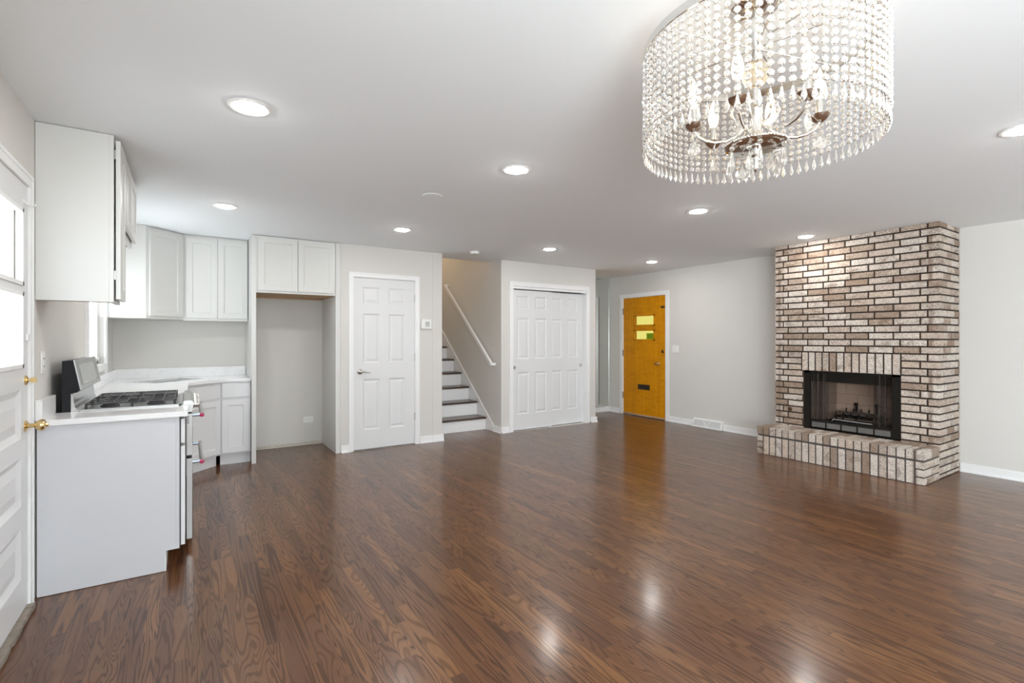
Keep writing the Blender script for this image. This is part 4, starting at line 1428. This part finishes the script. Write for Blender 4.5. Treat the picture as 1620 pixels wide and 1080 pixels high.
# top ring and rods
DR, RZ = 0.356, 2.285
ring = obj('top_ring', lathe(BM(), (CX, CY, 0), [(DR - 0.001, RZ - 0.004), (DR + 0.004, RZ - 0.004), (DR + 0.004, RZ + 0.022), (DR - 0.001, RZ + 0.022), (DR - 0.001, RZ - 0.004)], 96), M['chrome'], ch, 40)
for k in range(6):
    a = math.radians(44 + 60 * k)
    bm = tube(BM(), [cp(0.012, a, RZ), cp(DR - 0.001, a, RZ)], 0.0028, 8)
    obj('ring_rod', bm, M['chrome'], ch, 40)
for k in range(3):
    a = math.radians(14 + 120 * k)
    obj('support_rod', tube(BM(), [cp(0.016, a, 2.385), cp(0.06, a, 2.30), cp(0.20, a, RZ + 0.004)], 0.003, 8), M['chrome'], ch, 40)

# pendant crystals share three cut shapes
def leaf_crystal(bm, c, w, h, th, ang):
    """flat faceted pear-shaped pendant hanging from c"""
    c = Vector(c)
    u = Vector((math.cos(ang), math.sin(ang), 0))
    n_ = Vector((-math.sin(ang), math.cos(ang), 0))
    outl = [(0, 0), (0.32, -0.22), (0.62, -0.42), (0.95, -0.62), (0.9, -0.78), (0.55, -0.9), (0.0, -1.0)]
    loop = [(x, z) for x, z in outl] + [(-x, z) for x, z in outl[-2:0:-1]]
    mid = [bm.verts.new(c + u * (x * w / 2) + Vector((0, 0, z * h))) for x, z in loop]
    for s in (1, -1):
        top_ = [bm.verts.new(c + u * (x * w * 0.28) + Vector((0, 0, (-0.62 + (z + 0.62) * 0.55) * h)) + n_ * (s * th / 2)) for x, z in loop]
        m_ = len(loop)
        for i in range(m_):
            f = (mid[i], mid[(i + 1) % m_], top_[(i + 1) % m_], top_[i])
            bm.faces.new(f if s > 0 else f[::-1])
        bm.faces.new(top_ if s > 0 else top_[::-1])


def spear(bm, c, r, h, seg=6):
    lathe(bm, c, [(0, 0), (r * 0.35, -h * 0.06), (r * 0.55, -h * 0.3), (r, -h * 0.66), (r * 0.8, -h * 0.78), (0, -h)], seg)


def bead(bm, c, r, seg=8, flat=None, rad=None):
    c = Vector(c)
    lathe(bm, c, [(0, r), (r * 0.62, r * 0.78), (r, r * 0.28), (r, -r * 0.28), (r * 0.62, -r * 0.78), (0, -r)], seg)


# arms with cup, sleeve and bulb
for k in range(6):
    a = math.radians(16.3 + 60 * k)
    pts = []
    for r_, z_ in ((0.024, 2.035), (0.040, 2.018), (0.062, 1.998), (0.09, 1.986), (0.125, 1.983), (0.155, 1.990), (0.178, 2.004), (0.190, 2.020), (0.194, 2.032)):
        pts.append(cp(r_, a, z_))
    arm = obj('arm', tube(BM(), pts, 0.0048, 10), M['chrome'], ch, 40)
    bm = tube(BM(), [cp(0.034, a, 2.024), cp(0.05, a, 2.036), cp(0.066, a, 2.056), cp(0.074, a, 2.078), cp(0.068, a, 2.094), cp(0.056, a, 2.092)], [0.0045, 0.0045, 0.004, 0.0038, 0.0035, 0.003], 10)
    bmesh.ops.create_icosphere(bm, subdivisions=2, radius=0.0085, matrix=Matrix.Translation(cp(0.05, a, 2.092)))
    obj('scroll', bm, M['chrome'], arm, 40)
    c = cp(0.194, a, 0)
    bm = lathe(BM(), c, [(0, 2.024), (0.008, 2.025), (0.018, 2.030), (0.032, 2.040), (0.036, 2.046), (0.034, 2.047), (0.02, 2.038), (0, 2.036)], 28)
    obj('drip_cup', bm, M['chrome'], arm, 40)
    bm = lathe(BM(), c, [(0, 2.036), (0.0105, 2.036), (0.0105, 2.098), (0.008, 2.102), (0, 2.102)], 18)
    obj('candle_sleeve', bm, M['chrome'], arm, 40)
    bm = lathe(BM(), c, [(0, 2.1022), (0.009, 2.103), (0.0135, 2.112), (0.0175, 2.130), (0.0175, 2.142), (0.0145, 2.160), (0.009, 2.178), (0.004, 2.192), (0, 2.203)], 18)
    obj('candle_bulb', bm, M['bulb'], arm, 60)
    bm = BM()
    bead(bm, cp(0.194, a, 2.012), 0.008)
    leaf_crystal(bm, cp(0.194, a, 2.002), 0.046, 0.066, 0.014, a + 0.9 + k)
    obj('cup_crystal', bm, M['crystal'], arm)
    bm = BM()
    r2_ = 0.088
    bead(bm, cp(r2_, a + 0.4, 1.947), 0.008)
    spear(bm, cp(r2_, a + 0.4, 1.938), 0.0105, 0.068)
    obj('dish_crystal', bm, M['crystal'], dish)
    if k % 2 == 0:
        bm = BM()
        bead(bm, cp(0.06, a + 1.0, 1.942), 0.008)
        leaf_crystal(bm, cp(0.06, a + 1.0, 1.933), 0.046, 0.066, 0.014, a + 2 + k)
        obj('dish_crystal', bm, M['crystal'], dish)

# bead strands hung round the ring
NSTR = 84
bp = 0.0237
bm = BM()
for i in range(12):
    bead(bm, (0, 0, -0.016 - bp * i), 0.0098)
bmesh.ops.scale(bm, vec=(0.66, 1, 1), verts=bm.verts)
nf = len(bm.faces)
for i in range(13):
    tube(bm, [(0, 0, -0.001 - bp * i), (0, 0, -0.009 - bp * i)], 0.0008, 5)
bm.faces.ensure_lookup_table()
for f in bm.faces[nf:]:
    f.material_index = 1
me_s = bpy.data.meshes.new('bead_strand')
bm.to_mesh(me_s)
bm.free()
me_s.materials.append(M['crystal'])
me_s.materials.append(M['satin'])
bm = BM()
spear(bm, (0, 0, -0.293), 0.0085, 0.043)
bmesh.ops.scale(bm, vec=(0.75, 1, 1), verts=bm.verts)
me_d = bpy.data.meshes.new('strand_drop')
bm.to_mesh(me_d)
bm.free()
me_d.materials.append(M['crystal'])
for k in range(NSTR):
    a = 2 * PI * (k + 0.5) / NSTR
    s = bpy.data.objects.new('bead_strand', me_s)
    COL.objects.link(s)
    s.parent = ch
    s.location = (DR * math.cos(a), DR * math.sin(a), RZ - 0.004 - H)
    s.rotation_euler = (0, 0, a + R.uniform(-0.25, 0.25))
    q = bpy.data.objects.new('strand_drop', me_d)
    COL.objects.link(q)
    q.parent = s
